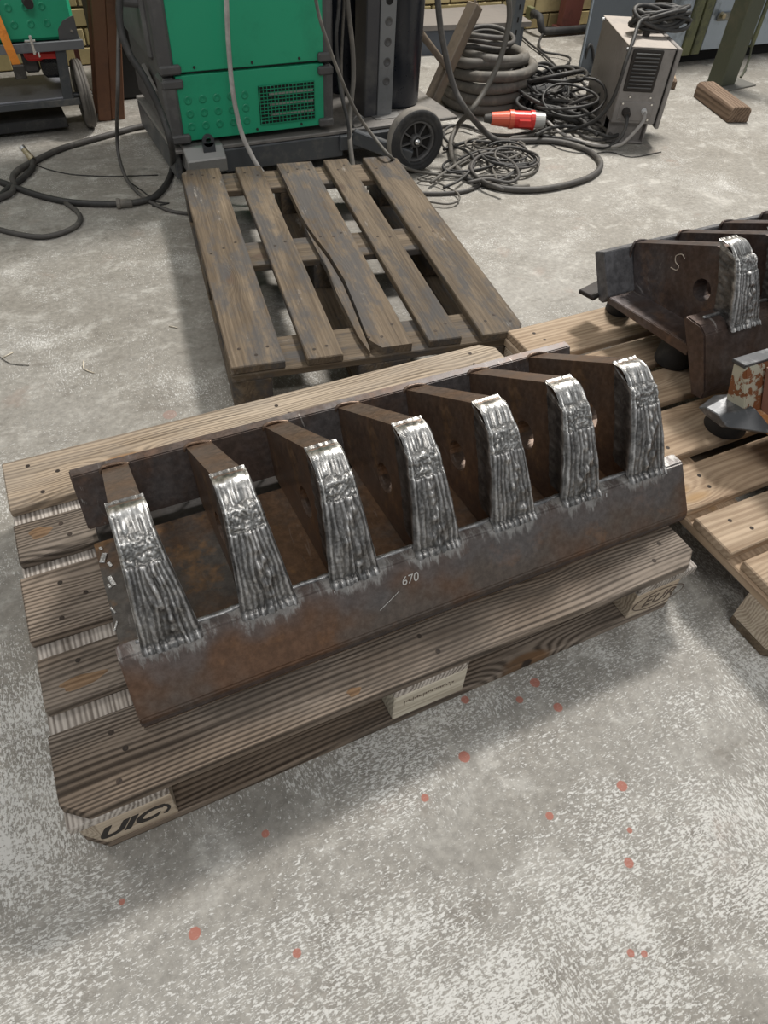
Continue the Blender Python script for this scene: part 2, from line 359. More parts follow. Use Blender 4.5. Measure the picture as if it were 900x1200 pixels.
STRAP = wear('orange_webbing', (0.78, 0.26, 0.03), (0.55, 0.17, 0.02), 0.4, 30, 0.7)
OXIDE = wear('rust_brown_beam', (0.155, 0.07, 0.036), (0.10, 0.048, 0.03), 0.4, 5, 0.6)
OXIDE2 = wear('red_oxide_paint', (0.20, 0.07, 0.055), (0.12, 0.05, 0.04), 0.4, 8, 0.6)
UNIT = wear('taupe_casing_paint', (0.24, 0.222, 0.21), (0.19, 0.175, 0.165), 0.5, 6, 0.5)
UNIT_TOP = wear('light_taupe_top', (0.36, 0.32, 0.285), (0.28, 0.255, 0.235), 0.5, 6, 0.6)  # lighter taupe for the top cover
SHEET = wear('blue_grey_sheet', (0.115, 0.13, 0.145), (0.15, 0.165, 0.18), 0.4, 3, 0.45, 0.3)
GALV = wear('galvanised_sheet', (0.40, 0.46, 0.53), (0.16, 0.18, 0.20), 0.5, 5, 0.33, 0.6)
OLIVE = wear('olive_green_paint', (0.15, 0.155, 0.075), (0.075, 0.08, 0.05), 0.5, 7, 0.6)
OLIVE_DK = wear('dull_green_post_paint', (0.068, 0.074, 0.046), (0.10, 0.095, 0.06), 0.45, 6, 0.6)
BENCH = wear('putty_grey_paint', (0.22, 0.20, 0.185), (0.18, 0.165, 0.155), 0.4, 3, 0.55)
BLUEGREY = wear('blue_grey_paint', (0.085, 0.10, 0.125), (0.12, 0.13, 0.15), 0.4, 4, 0.5)
PROP = wear('dusty_brown_bar', (0.165, 0.13, 0.095), (0.10, 0.08, 0.062), 0.5, 8, 0.6)
WHITEP = wear('dirty_white_plastic', (0.6, 0.6, 0.6), (0.45, 0.46, 0.48), 0.4, 12, 0.5)
PINK = wear('faded_pink_rag', (0.72, 0.22, 0.25), (0.55, 0.12, 0.15), 0.4, 20, 0.8)
LTBLUE = wear('pale_blue_panel', (0.50, 0.58, 0.68), (0.42, 0.50, 0.60), 0.3, 5, 0.5)
TIMBER = wood('dark_timber', (0.09, 0.06, 0.042), (0.23, 0.17, 0.125), (0.8, 0.75, 0.7), (0.1, 0.06, 0.04), 0.6, knots=False)

# ------------------------------------------------------------------ the setting
fl = link('floor', bb(-4, 8, -2.5, 4.2, -0.1, 0), floor_mat()); tag(fl, kind='structure')
BRICK = [wear('yellow_brick_%s' % n, a, b, 0.45, 9, 0.8, 0, 0.5) for n, a, b in (('a', (0.42, 0.34, 0.165), (0.33, 0.26, 0.13)), ('b', (0.47, 0.385, 0.20), (0.36, 0.29, 0.15)), ('c', (0.36, 0.285, 0.14), (0.42, 0.34, 0.18)))]
MORTAR = wear('mortar', (0.28, 0.24, 0.165), (0.22, 0.19, 0.14), 0.5, 12, 0.9)
WY = 3.93
def wall_top_mat():
    s = NT('painted_brickwork', 0.8)
    x = s.n('ShaderNodeTexBrick'); s.set(x.inputs['Vector'], s.coord((1, 1, 1), (math.pi/2, 0, 0), world=True))
    x.inputs['Scale'].default_value = 1; x.inputs['Brick Width'].default_value = .25; x.inputs['Row Height'].default_value = .083
    x.inputs['Mortar Size'].default_value = .006
    s.set(x.inputs['Color1'], (0.42, 0.34, 0.165)); s.set(x.inputs['Color2'], (0.36, 0.285, 0.14)); s.set(x.inputs['Mortar'], (0.25, 0.21, 0.15))
    return s.out(x.outputs[0])
wl = link('wall_back', bb(-4, 8, WY + .012, WY + .2, 0, 3.2), [wall_top_mat()]); tag(wl, kind='structure')
bmes = []
for m in BRICK:
    me = bpy.data.meshes.new('brick'); b = box((0, 0, 0), (.24, .03, .074), None, .004); b.to_mesh(me); b.free(); me.materials.append(m); bmes.append(me)
for r in range(8):
    for k in range(23):
        x = -0.55 + k*.25 + (0.125 if r % 2 else 0)
        if 4.9 < x: continue
        o = link('brick', random.choice(bmes), None, wl, (x, WY + .003 - random.random()*.003, .0415 + r*.083))
        o.rotation_euler = (random.uniform(-.006, .006), 0, random.uniform(-.006, .006))

# ------------------------------------------------------------------ pallets
def board_mesh(name, L, Wd, T, mat, cut=None, holes=(), bev=.0025):
    # board along local x, centred; cut = list of corner clips (sx, sy, dx, dy)
    poly = [(-L/2, -Wd/2), (L/2, -Wd/2), (L/2, Wd/2), (-L/2, Wd/2)]
    cs = {(-1, -1): None, (1, -1): None, (1, 1): None, (-1, 1): None}
    for c in (cut or []): cs[(c[0], c[1])] = c[2:]
    P = []
    for (sx, sy), (x, y) in zip(((-1, -1), (1, -1), (1, 1), (-1, 1)), poly):
        c = cs[(sx, sy)]
        if c is None: P.append((x, y))
        else:
            a = (x, y - sy*c[1]); b = (x - sx*c[0], y)
            P += [a, b] if (sx*sy > 0) else [b, a]
    bm = bmesh.new(); add_prism(bm, P, -T/2, T/2)
    bmesh.ops.bevel(bm, geom=bm.edges[:], offset=bev, segments=1, affect='EDGES', clamp_overlap=True)
    me = bpy.data.meshes.new(name); bm.normal_update(); bm.to_mesh(me); bm.free(); me.materials.append(mat)
    return me
_nail = None
def nails(parent, spots):
    global _nail
    if _nail is None:
        bm = bmesh.new(); add_cyl(bm, (0, 0, -.004), (0, 0, .0005), .0052, .0046, 9)
        _nail = bpy.data.meshes.new('nail_head'); bm.to_mesh(_nail); bm.free(); _nail.materials.append(NAIL)
    for x, y, z in spots:
        link('nail_head', _nail, None, parent, (x, y, z))
def pallet(root, L, Wd, ys, mats, cross=True, corner=.035):
    """ys: list of (y centre, width, x shift) of the deck boards along x; root at the pallet's front left corner"""
    m_deck, m_str, m_blk, m_bot = mats
    R = random.Random(hash(root['label']) % 1000 if False else len(root['label']))
    boards = []
    for i, (yc, w, dx, mt) in enumerate(ys):
        cut = []
        if i == 0: cut = [(-1, -1, corner, corner*.8), (1, -1, corner, corner*.8)]
        if i == len(ys)-1: cut = [(1, 1, corner, corner*.8)]
        me = board_mesh('deck_board', L, w, .022, mt or m_deck, cut)
        o = link('deck_board', me, None, root, (L/2 + dx, yc, .133), (0, R.uniform(-.0012, .0012), R.uniform(-.002, .002)))
        boards.append(o)
        for sx in (-L/2 + .0725, 0, L/2 - .0725):
            k = 3 if w > .12 else 2
            nails(o, [(sx + R.uniform(-.035, .035), (-.5 + (j+.5)/k)*w*.8 + R.uniform(-.006, .006), .011) for j in range(k)])
    sme = board_mesh('stringer_board', Wd, .145, .022, m_str, [(-1, 1, .03, .03), (1, 1, .03, .03)] if False else None)
    for x in (.0725, L/2, L - .0725):
        link('stringer_board', sme, None, root, (x, Wd/2, .111), (0, 0, math.pi/2))
    bms = []
    for j, (y, w) in enumerate(((.05, .1), (Wd/2, .145), (Wd - .05, .1))):
        for i, x in enumerate((.0725, L/2, L - .0725)):
            cut = []
            if i != 1 and j != 1: cut = [(-1 if i == 0 else 1, -1 if j == 0 else 1, corner, corner*.8)]
            me = board_mesh('block', .145, w - (.002 if j == 1 else 0), .078, m_blk(i, j), cut, bev=.002)
            o = link('block', me, None, root, (x, y, .061))
            bms.append(o)
        cut = []
        if j == 0: cut = [(-1, -1, corner, corner*.8), (1, -1, corner, corner*.8)]
        if j == 2: cut = [(-1, 1, corner, corner*.8), (1, 1, corner, corner*.8)]
        link('bottom_board', board_mesh('bottom_board', L, w, .022, m_bot, cut), None, root, (L/2, y, .011))
    return boards, bms
def text_part(name, body, size, mat, parent, loc, rot, shear=0.0, extrude=.0004, sx=1.0, off=0.0):
    cu = bpy.data.curves.new(name, 'FONT'); cu.body = body; cu.size = size; cu.extrude = extrude; cu.shear = shear
    cu.offset = off; cu.align_x = 'CENTER'; cu.align_y = 'CENTER'
    t = bpy.data.objects.new('tmp', cu); C.objects.link(t)
    me = bpy.data.meshes.new_from_object(t.evaluated_get(bpy.context.evaluated_depsgraph_get()))
    bpy.data.objects.remove(t); me.name = name; me.materials.clear(); me.materials.append(mat)
    o = link(name, me, None, parent, loc, rot); o.scale = (sx, 1, 1)
    return o
def oval(name, a, b, th, mat, parent, loc, rot, t0=0.0, t1=2*math.pi):
    bm = bmesh.new(); n = 40; prev = None
    for i in range(n+1):
        t = t0 + (t1-t0)*i/n
        p = [(r_a*math.cos(t), r_b*math.sin(t), z) for r_a, r_b in ((a, b), (a-th, b-th)) for z in (0, .0006)]
        q = [bm.verts.new(v) for v in p]
        if prev:
            bm.faces.new((prev[1], q[1], q[3], prev[3])); bm.faces.new((prev[0], q[0], q[1], prev[1])); bm.faces.new((prev[3], q[3], q[2], prev[2]))
        prev = q
    return link(name, bm, mat, parent, loc, rot)

# main pallet
mp = thing('wooden_pallet', 'weathered grey-brown wooden pallet stamped EUR, lying in front under the toothed steel rack', 'pallet')
def mblk(i, j): return WOOD_LABEL if (i == 1 and j == 0) else WOOD_BLOCK
mb, mblocks = pallet(mp, 1.2, .8, [(.0725, .145, 0, None), (.2375, .1, .003, None), (.40, .145, -.002, None), (.5625, .1, .002, None), (.7275, .145, 0, WOOD_BACK)],
                     (WOOD_OLD, WOOD_EDGE, mblk, WOOD_OLD))
FR = (math.pi/2, 0, 0)
for b in mblocks:
    x, y = b.location.x, b.location.y
    if y < .1 and x > 1:      # right front block: burnt EUR in an oval
        text_part('lettering', 'EUR', .046, BROWN_INK, b, (-.004, -.0505, -.001), FR, .25, sx=1.0)
        oval('oval_mark', .066, .030, .0022, BROWN_INK, b, (-.004, -.0506, 0), FR)
    if y < .1 and x < .2:
        text_part('lettering', 'UIC', .048, INK, b, (-.002, -.0505, -.002), FR, .45, extrude=.0006, sx=1.15, off=.0018)
        oval('oval_mark', .066, .034, .005, INK, b, (.0, -.0506, 0), FR, -.55, .55)
    if y < .1 and .3 < x < 1:
        bm = bmesh.new(); rr = random.Random(3)
        for k in range(24):     # faint printed strokes, too small to read
            xx = -.052 + k*.0042; h = .014 if k in (0, 4, 9, 22) else rr.uniform(.002, .006)
            add_box(bm, (xx, -.0506, .014 + rr.uniform(-.003, .003) - (.004 if h > .01 else 0)), (.0011 if h > .01 else .0024, .0004, h))
        link('printed_marks', bm, BROWN_INK, b)
# exposed knots of the two boards at the left end: slightly proud of the worn face
def knot(parent, x, y, a, b, mat, lab=None):
    bm = bmesh.new(); n = 24
    c = bm.verts.new((0, 0, .0022)); R1 = []; R2 = []
    for i in range(n):
        t = 2*math.pi*i/n; k = 1 + .12*math.sin(3*t + 1) + .08*math.sin(5*t)
        R1.append(bm.verts.new((a*.55*k*math.cos(t), b*.55*k*math.sin(t), .002))); R2.append(bm.verts.new((a*k*math.cos(t), b*k*math.sin(t), -.001)))
    for i in range(n):
        j = (i+1) % n; bm.faces.new((c, R1[i], R1[j])); bm.faces.new((R1[i], R2[i], R2[j], R1[j]))
    return link('knot', bm, mat, parent, (x, y, .011), smooth=True)
KNOTM = wood('orange_knot_wood', (0.11, 0.065, 0.035), (0.27, 0.18, 0.11), (0.75, 0.65, 0.55), (0.2, 0.1, 0.05), 0.8, knots=False)
knot(mb[1], -.6 + .062, -.018, .042, .014, KNOTM); knot(mb[3], -.6 + .045, .012, .024, .017, KNOTM)
knot(mb[0], -.14, -.052, .014, .009, KNOTM); 

# dark pallet behind
DP = (0.535, 0.9367); DA = -0.1552
dp = thing('wooden_pallet', 'dirty dark empty wooden pallet with a split middle board, behind the steel rack', 'pallet')
# built lengthwise along local x, then turned so that its boards run away from the camera
dp.location = (DP[0] + .8*math.cos(DA), DP[1] + .8*math.sin(DA), 0); dp.rotation_euler = (0, 0, DA + math.pi/2)
# local y runs from the right long side (0) to the left long side (.8)
db, _ = pallet(dp, 1.2, .8, [(.8 - .735, .13, -.0, None), (.8 - .566, .093, .005, None), (.8 - .409, .128, .0, None), (.8 - .239, .093, -.003, None), (.8 - .069, .136, .003, None)],
               (WOOD_DARK, WOOD_DARK, lambda i, j: WOOD_DARK, WOOD_DARK), corner=.03)
# the middle board has split: swap its mesh for a cracked outline and add the loose splinter
def cracked():
    L, w = 1.2, .128
    top = [(-L/2 + .005, -w/2), (L/2, -w/2), (L/2, w/2), (.16, w/2), (.10, w/2 - .004), (.02, w/2 - .012), (-.10, w/2 - .028), (-.25, w/2 - .036), (-.40, w/2 - .030), (-.49, w/2 - .024), (-.555, w/2 - .022), (-L/2 + .004, w/2 - .046)]
    bm = bmesh.new(); add_prism(bm, top[::-1], -.011, .011)
    sp = [(.12, w/2 + .002), (.0, w/2), (-.15, w/2 - .006), (-.30, w/2 + .0), (-.52, w/2 - .002), (-.60, w/2 - .012), (-.575, w/2 - .017), (-.40, w/2 - .024), (-.25, w/2 - .030), (-.10, w/2 - .022), (.02, w/2 - .008)]
    b2 = bmesh.new(); add_prism(b2, sp, -.016, .004)
    for v in b2.verts: v.co.z -= .003*math.sin((v.co.x + .6)*4)
    for b in (bm, b2): bmesh.ops.recalc_face_normals(b, faces=b.faces[:])
    return bm, b2
cm, cs = cracked()
me = bpy.data.meshes.new('deck_board'); cm.to_mesh(me); cm.free(); me.materials.append(WOOD_DARK); db[2].data = me
db[2]['label'] = 'cracked middle deck board with a splintered corner'
link('splinter', cs, WOOD_DARK, db[2])

# right pallet
rp = thing('wooden_pallet', 'newer pale wooden pallet at the right edge, carrying the two other steel racks', 'pallet', (1.266, -.182, 0))
oy = .182
yb = [(-.182, -.037, .006), (-.014, .090, -.002), (.112, .224, -.008), (.252, .394, .0), (.42, .53, .004), (.557, .657, .0), (.681, .826, .004)]
pallet(rp, 1.2, 1.008, [((a+b)/2 + oy, b-a, d, None) for a, b, d in yb], (WOOD_PALE, WOOD_PALE, lambda i, j: WOOD_BLOCK, WOOD_DARK), corner=.012)

# ------------------------------------------------------------------ toothed racks
def plate_x(name, poly, x0, x1, mat, parent, bev=.002):
    bm = bmesh.new(); add_prism_x(bm, poly, x0, x1); bmesh.ops.recalc_face_normals(bm, faces=bm.faces[:])
    if bev: bmesh.ops.bevel(bm, geom=bm.edges[:], offset=bev, segments=2, affect='EDGES', clamp_overlap=True)
    return link(name, bm, mat, parent)
def rib_mesh(poly, hole, hw, mat):
    hc, hr = hole; n = 20
    H = [Vector((hc[0] + hr*math.cos(-2*math.pi*i/n), hc[1] + hr*math.sin(-2*math.pi*i/n), 0)) for i in range(n)]
    O = [Vector((y, z, 0)) for y, z in poly]
    tris = tessellate_polygon([O, H]); pts = O + H
    bm = bmesh.new()
    A = [bm.verts.new((-hw, p.x, p.y)) for p in pts]; B = [bm.verts.new((hw, p.x, p.y)) for p in pts]
    for t in tris: bm.faces.new([A[i] for i in t]); bm.faces.new([B[i] for i in t[::-1]])
    m = len(O)
    for i in range(m): j = (i+1) % m; bm.faces.new((A[i], A[j], B[j], B[i]))
    for i in range(n): j = m + (i+1) % n; i += m; bm.faces.new((A[i], A[j], B[j], B[i]))
    bmesh.ops.recalc_face_normals(bm, faces=bm.faces[:])
    me = bpy.data.meshes.new('rib'); bm.to_mesh(me); bm.free(); me.materials.append(mat); return me
def sst(a, b, x):
    t = max(0, min(1, (x-a)/(b-a))); return t*t*(3-2*t)
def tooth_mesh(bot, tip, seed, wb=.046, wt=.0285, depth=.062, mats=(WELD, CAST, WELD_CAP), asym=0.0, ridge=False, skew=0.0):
    """Hardfaced tooth: a worn casting (cheeks) whose front face is built up with fanned weld beads. Local origin at the rib centre line."""
    R = random.Random(seed)
    by, bz = bot; ty, tz = tip
    NU, NV, NS = 56, 92, 7
    nb = 7 + seed % 3
    off = [R.uniform(-.25, .25) for _ in range(nb+2)]; amp = [R.uniform(.5, 1.25) for _ in range(nb+2)]
    blobs = []
    for k in range(9):
        blobs.append((R.uniform(-.25, .55), .06 + .085*k + R.uniform(-.02, .02), R.uniform(.07, .11), R.uniform(.022, .040), R.uniform(.0035, .0062)))
    d = Vector((0, ty-by, tz-bz)); Lf = d.length; d.normalize(); nrm = Vector((0, -d.z, d.y))
    capt = R.uniform(.73, .80)
    def hw(t): return wt + (wb-wt)*(1-t)**1.08
    def front(u, t):     # u in -1..1 across, t 0..1 up
        w = hw(t); cap = sst(capt-.01, capt+.012, t + .012*noise.noise(Vector((u*5, seed, 0))))
        x = u*w + (asym*(1-t)*w if u > 0 else 0) + skew*(1-t)
        # bead pattern
        q = (u*.5+.5)*nb + .55*noise.noise(Vector((u*2, t*3.5, seed)))
        i = int(q); fr = q - math.floor(q); i = max(0, min(nb, i))
        bead = (abs(math.sin(math.pi*fr)))**.6 * .0026*amp[i]
        ripple = .0015*noise.noise(Vector((x*95, t*7, seed*3.1))) + .0007*noise.noise(Vector((x*210, t*30, seed*2.1)))
        h = (bead + ripple)
        for bu, bt, rt, ru, bh in blobs:
            e = ((u-bu*(1-.3*t))/(ru*5.2))**2 + ((t-bt)/(rt*.46))**2
            if e < 4: h += bh*math.exp(-e)
        if ridge:
            c = -.45 + .95*(1-t)
            h += .0055*math.exp(-((u-c)/.14)**2)*sst(.80, .74, t)
        rough = .0026*noise.noise(Vector((x*85, t*22, seed*1.7))) + .0016*noise.noise(Vector((x*220, t*70, seed)))
        rim = .0022*sst(.72, .9, abs(u))
        h = h*(1-cap) + (rough - .0012 + rim)*cap
        # root flares out raggedly over the plate below
        h += .007*(1-sst(0, .06, t))
        # rounded shoulders and brow
        h -= .006*sst(.80, 1.0, abs(u))**2
        bow = .012*math.sin(math.pi*min(1, t*1.0))*.5
        brow = -.008*sst(.92, 1.0, t)
        ztop = t
        p = Vector((x, by, bz)) + d*(Lf*ztop) + nrm*(h + bow + brow)
        if t < .02: p += d*(-.004 + .004*noise.noise(Vector((u*6, seed*2.2, 1))))
        return p
    bm = bmesh.new(); G = []
    for j in range(NV+1):
        t = j/NV; row = []
        w = hw(t); cw = wt*.98 + .006*(1-t)       # cheek half width further back
        dep = depth*(1 - .12*t)
        L0 = front(-1, t); R0 = front(1, t)
        for k in range(NS, 0, -1):
            s = k/NS; x = L0.x*(1-sst(0, .5, s)) - cw*sst(0, .5, s) - .0014*noise.noise(Vector((s*4, t*14, seed+9)))
            row.append(bm.verts.new((x, L0.y + dep*s, L0.z + .014*s*sst(.8, 1, t))))
        for i in range(NU+1): row.append(bm.verts.new(front(-1 + 2*i/NU, t)))
        for k in range(1, NS+1):
            s = k/NS; x = R0.x*(1-sst(0, .5, s)) + cw*sst(0, .5, s) + .0014*noise.noise(Vector((s*4, t*14, seed+19)))
            row.append(bm.verts.new((x, R0.y + dep*s, R0.z + .014*s*sst(.8, 1, t))))
        G.append(row)
    n = len(G[0])
    for j in range(NV):
        for i in range(n-1):
            f = bm.faces.new((G[j][i], G[j][i+1], G[j+1][i+1], G[j+1][i])); f.smooth = True
            f.material_index = (2 if j/NV > capt else 0) if NS-1 <= i < n-NS else (1 if j/NV < .9 else 2)
    # rounded top: strips running from the brow back to the rib
    top = G[-1]; a = top[NS:NS+NU+1]; prev = a
    K = 8
    lb, rb = top[0].co, top[-1].co
    for k in range(1, K+1):
        s = k/K; cur = []
        for i, v in enumerate(a):
            u = i/NU
            back = lb.lerp(rb, u); p = v.co.lerp(back, s)
            p.z += .013*math.sin(math.pi*min(1, s*1.15))*(.6 + .4*math.sin(math.pi*u)) + .0016*noise.noise(Vector((p.x*120, p.y*120, seed)))*(1 if 0 < i < NU else 0)
            if i == 0: 
                kk = top[NS - round(s*NS)].co; p = kk.copy() if False else p
            cur.append(bm.verts.new(p))
        for i in range(NU):
            f = bm.faces.new((prev[i], prev[i+1], cur[i+1], cur[i])); f.smooth = True; f.material_index = 2
        prev = cur
    # close the small side gussets between the rounded top and the cheeks
    me = bpy.data.meshes.new('tooth'); bm.normal_update(); bm.to_mesh(me); bm.free()
    for m in mats: me.materials.append(m)
    return me
def bead_line(name, pts, r, mat, parent, seed=0, seg=8, amp=.35):
    R = random.Random(seed); P = smoothpath(pts, .004); bm = bmesh.new(); prev = None; rings = []
    for i, p in enumerate(P):
        t = (P[min(i+1, len(P)-1)] - P[max(i-1, 0)]).normalized(); u = Vector((0, 0, 1)).cross(t)
        if u.length < .1: u = Vector((1, 0, 0))
        u.normalize(); w = t.cross(u)
        rr = r*(1 + amp*noise.noise(Vector((i*.13, seed, 0))) + amp*.6*noise.noise(Vector((i*.5, seed, 3))))
        o = (u*noise.noise(Vector((i*.09, seed, 7))) + w*noise.noise(Vector((i*.08, seed, 11))))*r*.5
        rings.append([bm.verts.new(p + o + (u*math.cos(2*math.pi*k/seg) + w*math.sin(2*math.pi*k/seg))*rr) for k in range(seg)])
    for a, b in zip(rings, rings[1:]):
        for k in range(seg): bm.faces.new((a[k], a[(k+1) % seg], b[(k+1) % seg], b[k]))
    bm.faces.new(rings[0][::-1]); bm.faces.new(rings[-1])
    return link(name, bm, mat, parent, smooth=True)

def rack(root, P, n, x0, pitch, L, mats, seeds, teeth=None):
    m_front, m_back, m_floor, m_rib = mats
    plate_x('front_plate', P['front'], 0, L, m_front, root, .003)
    plate_x('back_plate', P['back'], 0, L, m_back, root, .002)
    plate_x('bed_plate', P['bed'], .002, L-.002, m_floor, root, .0015)
    rm = rib_mesh(P['rib'], P['hole'], .0235, m_rib)
    fy, fz = P['seam']
    bead_line('weld_seam', [(k*.03, fy, fz) for k in range(1, int(L/.03))], .0045, CAST, root, 5)
    for i in range(n):
        x = x0 + pitch*i
        rb = link('rib', rm, None, root, (x, 0, 0))
        sd = seeds[i % len(seeds)]
        tm = tooth_mesh(P['tbot'], P['tip'], sd, ridge=(sd == 11), asym=.04*((sd % 3)-1), skew=.002*((sd % 3)-1)) if (teeth is None or sd not in teeth) else teeth[sd]
        if teeth is not None: teeth[sd] = tm
        to = link('tooth', tm, None, root, (x, 0, 0)); to['label'] = 'bright tooth built up with weld beads'
        (ry, rz) = P['ribback']
        bead_line('weld_seam', [(x-.026, ry-.004, rz-.10), (x-.026, ry-.002, rz-.05), (x-.026, ry, rz), (x, ry+.003, rz+.004), (x+.026, ry, rz)], .0035, m_rib, root, 20+i)
# main rack
PM = dict(front=[(.096, .144), (.093, .158), (.096, .172), (.156, .257), (.184, .257), (.187, .247), (.122, .144)],
          back=[(.505, .182), (.548, .281), (.570, .281), (.530, .180)],
          bed=[(.140, .184), (.160, .200), (.470, .182), (.472, .170), (.42, .168)],
          rib=[(.17, .196), (.190, .262), (.215, .30), (.262, .40), (.280, .424), (.300, .428), (.549, .279), (.507, .182), (.470, .180)],
          hole=((.328, .280), .030), seam=(.178, .256), tbot=(.155, .256), tip=(.243, .420), ribback=(.548, .278))
mr = thing('toothed_steel_rack', 'long rusty steel rack with seven silver weld-built teeth, lying on the weathered pallet in front', 'steel rack', (.135, 0, 0))
TM = {}
rack(mr, PM, 7, .078, .1553, 1.102, (STEEL_FRONT, STEEL_BACK, STEEL_FLOOR, STEEL_RIB), [11, 2, 3, 4, 5, 6, 7], TM)
link('slot_shade_support', bb(.01, 1.092, .44, .535, .1445, .156, .002), STEEL_DK_AND_SHADE, mr)  # added dark bar under the slot, its colour stands in for deep shade
link('slot_shade_support', bb(.01, 1.092, .44, .455, .156, .171, .001), STEEL_DK_AND_SHADE, mr)  # added riser between the dark slot bar and the bed
text_part('chalk_mark', '670', .022, CHALK, mr, (.479, .1345, .2280), (math.atan2(.085, .060), 0, 0), .2, extrude=.0003)
link('scratch', (lambda bm: (add_tube(bm, [(.414, .1145, .1993), (.436, .1205, .2085), (.456, .1268, .2168)], .0006, 4, .01), bm)[1])(bmesh.new()), CHALK, mr)
bm = bmesh.new()
for xx, yy, w_, h_ in ((.012, .425, .010, .022), (.020, .405, .006, .012), (.016, .365, .008, .024), (.010, .355, .005, .010), (.006, .300, .004, .016), (.004, .265, .004, .02), (.012, .45, .005, .008)):
    add_box(bm, (xx, yy, .1865 + (.425-yy)*.05), (w_, h_, .0022), (0, 0, random.uniform(-.5, .5)), .0009)
link('weld_spatter', bm, WELD_CAP, mr)['kind'] = 'stuff'
# spatter drips below the tooth roots
R = random.Random(4)
for i in range(7):
    x = .078 + .1553*i
    bm = bmesh.new()
    for k in range(7):
        xx = x + R.uniform(-.045, .06); h = R.uniform(.006, .02); t0 = R.uniform(.006, .02)
        c = Vector((xx, .1555 - t0*.55, .2555 - t0*.83)); 
        add_box(bm, c - Vector((0, h*.28, h*.42)), (R.uniform(.0015, .0045), .0016, h), (-.61, 0, R.uniform(-.2, .2)), .0006)
    link('weld_spatter', bm, BEAD, mr)['kind'] = 'stuff'

# second rack (right), standing on rubber feet
P2 = dict(front=[(.394-.35, .172), (.361-.35, .178), (.361-.35, .20), (.425-.35, .318), (.445-.35, .330), (.49-.35, .330), (.497-.35, .32), (.45-.35, .255)],
          back=[(.386, .245), (.446, .339), (.480, .325), (.418, .218), (.40, .218)],
          bed=[(.10, .262), (.112, .272), (.386, .243), (.389, .225), (.10, .245)],
          rib=[(.11, .262), (.115, .34), (.155, .44), (.184, .456), (.20, .456), (.440, .352), (.392, .25), (.385, .238)],
          hole=((.192, .349), .027), seam=(.118, .331), tbot=(.062, .322), tip=(.135, .466), ribback=(.436, .350))
r2 = thing('toothed_steel_rack', 'dark brown steel rack with bright teeth at the right edge, raised on black rubber feet', 'steel rack', (1.515, .35, 0), .02)
rack(r2, P2, 7, .112, .1553, 1.102, (STEEL_R2, STEEL_GREY, STEEL_R2, STEEL_R2), [2, 3, 4, 5, 6, 7, 2], TM if False else {})
CH2 = NT('pale_chalk_mark', 0.8, 0, (0.42, 0.36, 0.30)).m
link('chalk_mark', (lambda bm: (add_tube(bm, [(.0875, y, z) for y, z in ((.271, .391), (.283, .396), (.298, .384), (.292, .371), (.280, .368), (.281, .356), (.301, .353))], .0012, 5, .004), bm)[1])(bmesh.new()), CH2, r2)
# third rack (lower right), painted
def flaky():
    s = NT('flaking_cream_paint', 0.5, 0.2)
    c = s.coord(); a = s.noise(c, 18, 6, 0.7)
    col = s.mix(s.step(a, 0.47, 0.50), (0.22, 0.085, 0.035), (0.46, 0.44, 0.35))
    s.bump(s.step(a, 0.47, 0.50), 0.6, 0.002)
    return s.out(col)
FLAKY = flaky()
BROWNP = wear('brown_primer_paint', (0.23, 0.115, 0.08), (0.17, 0.085, 0.06), 0.4, 9, 0.5)
ORUST = wear('bright_orange_rust', (0.42, 0.19, 0.07), (0.70, 0.52, 0.38), 0.45, 22, 0.5, 0.2, 0.5)
EDGE_S = wear('edge_steel', (0.085, 0.088, 0.093), (0.24, 0.24, 0.245), 0.4, 14, 0.4, 0.5)
r3 = thing('toothed_steel_rack', 'low rack at the right edge in flaking cream and brown primer paint with orange rust', 'steel rack', (1.500, -.178, 0), 0)
P3 = {k: ([(y, z) for y, z in v] if isinstance(v, list) else v) for k, v in P2.items()}
P3['back'] = [(.405, .245), (.452, .337), (.485, .330), (.455, .225), (.42, .225)]
plate_x('front_plate', P3['front'], 0, 1.1, BROWNP, r3, .003)
plate_x('back_plate', P3['back'], -.02, 1.1, FLAKY, r3, .002)
plate_x('bed_plate', [(.09, .262), (.10, .272), (.43, .243), (.434, .222), (.09, .245)], 0, 1.1, ORUST, r3, .0015)
plate_x('edge_strip', [(.455, .334), (.455, .343), (.49, .338), (.49, .330)], -.022, 1.1, EDGE_S, r3, .001)
rm = rib_mesh([(.11, .262), (.115, .32), (.16, .34), (.195, .345), (.440, .335), (.405, .25), (.385, .242)], P2['hole'], .02, BROWNP)
for i in range(7): link('rib', rm, None, r3, (.048 + .155*i, 0, 0))
bm = bmesh.new()
add_prism_x(bm, [(.33, .245), (.40, .262), (.47, .250), (.505, .222), (.46, .214), (.36, .222)], -.075, .0)
for v in bm.verts:
    if v.co.x < -.05: v.co.y = .455 + (v.co.y - .455)*.5; v.co.z = .232 + (v.co.z-.232)*.5
bmesh.ops.recalc_face_normals(bm, faces=bm.faces[:]); bmesh.ops.bevel(bm, geom=bm.edges[:], offset=.002, segments=1, affect='EDGES')
link('side_lug', bm, EDGE_S, r3)['label'] = 'bare grey pointed steel lug'
bm = bmesh.new(); add_box(bm, (0, 0, 0), (.085, .05, .012), (0, 0, .25), .002)
link('side_lug', bm, STEEL_DK_AND_SHADE, r2, (.012, .448, .228))
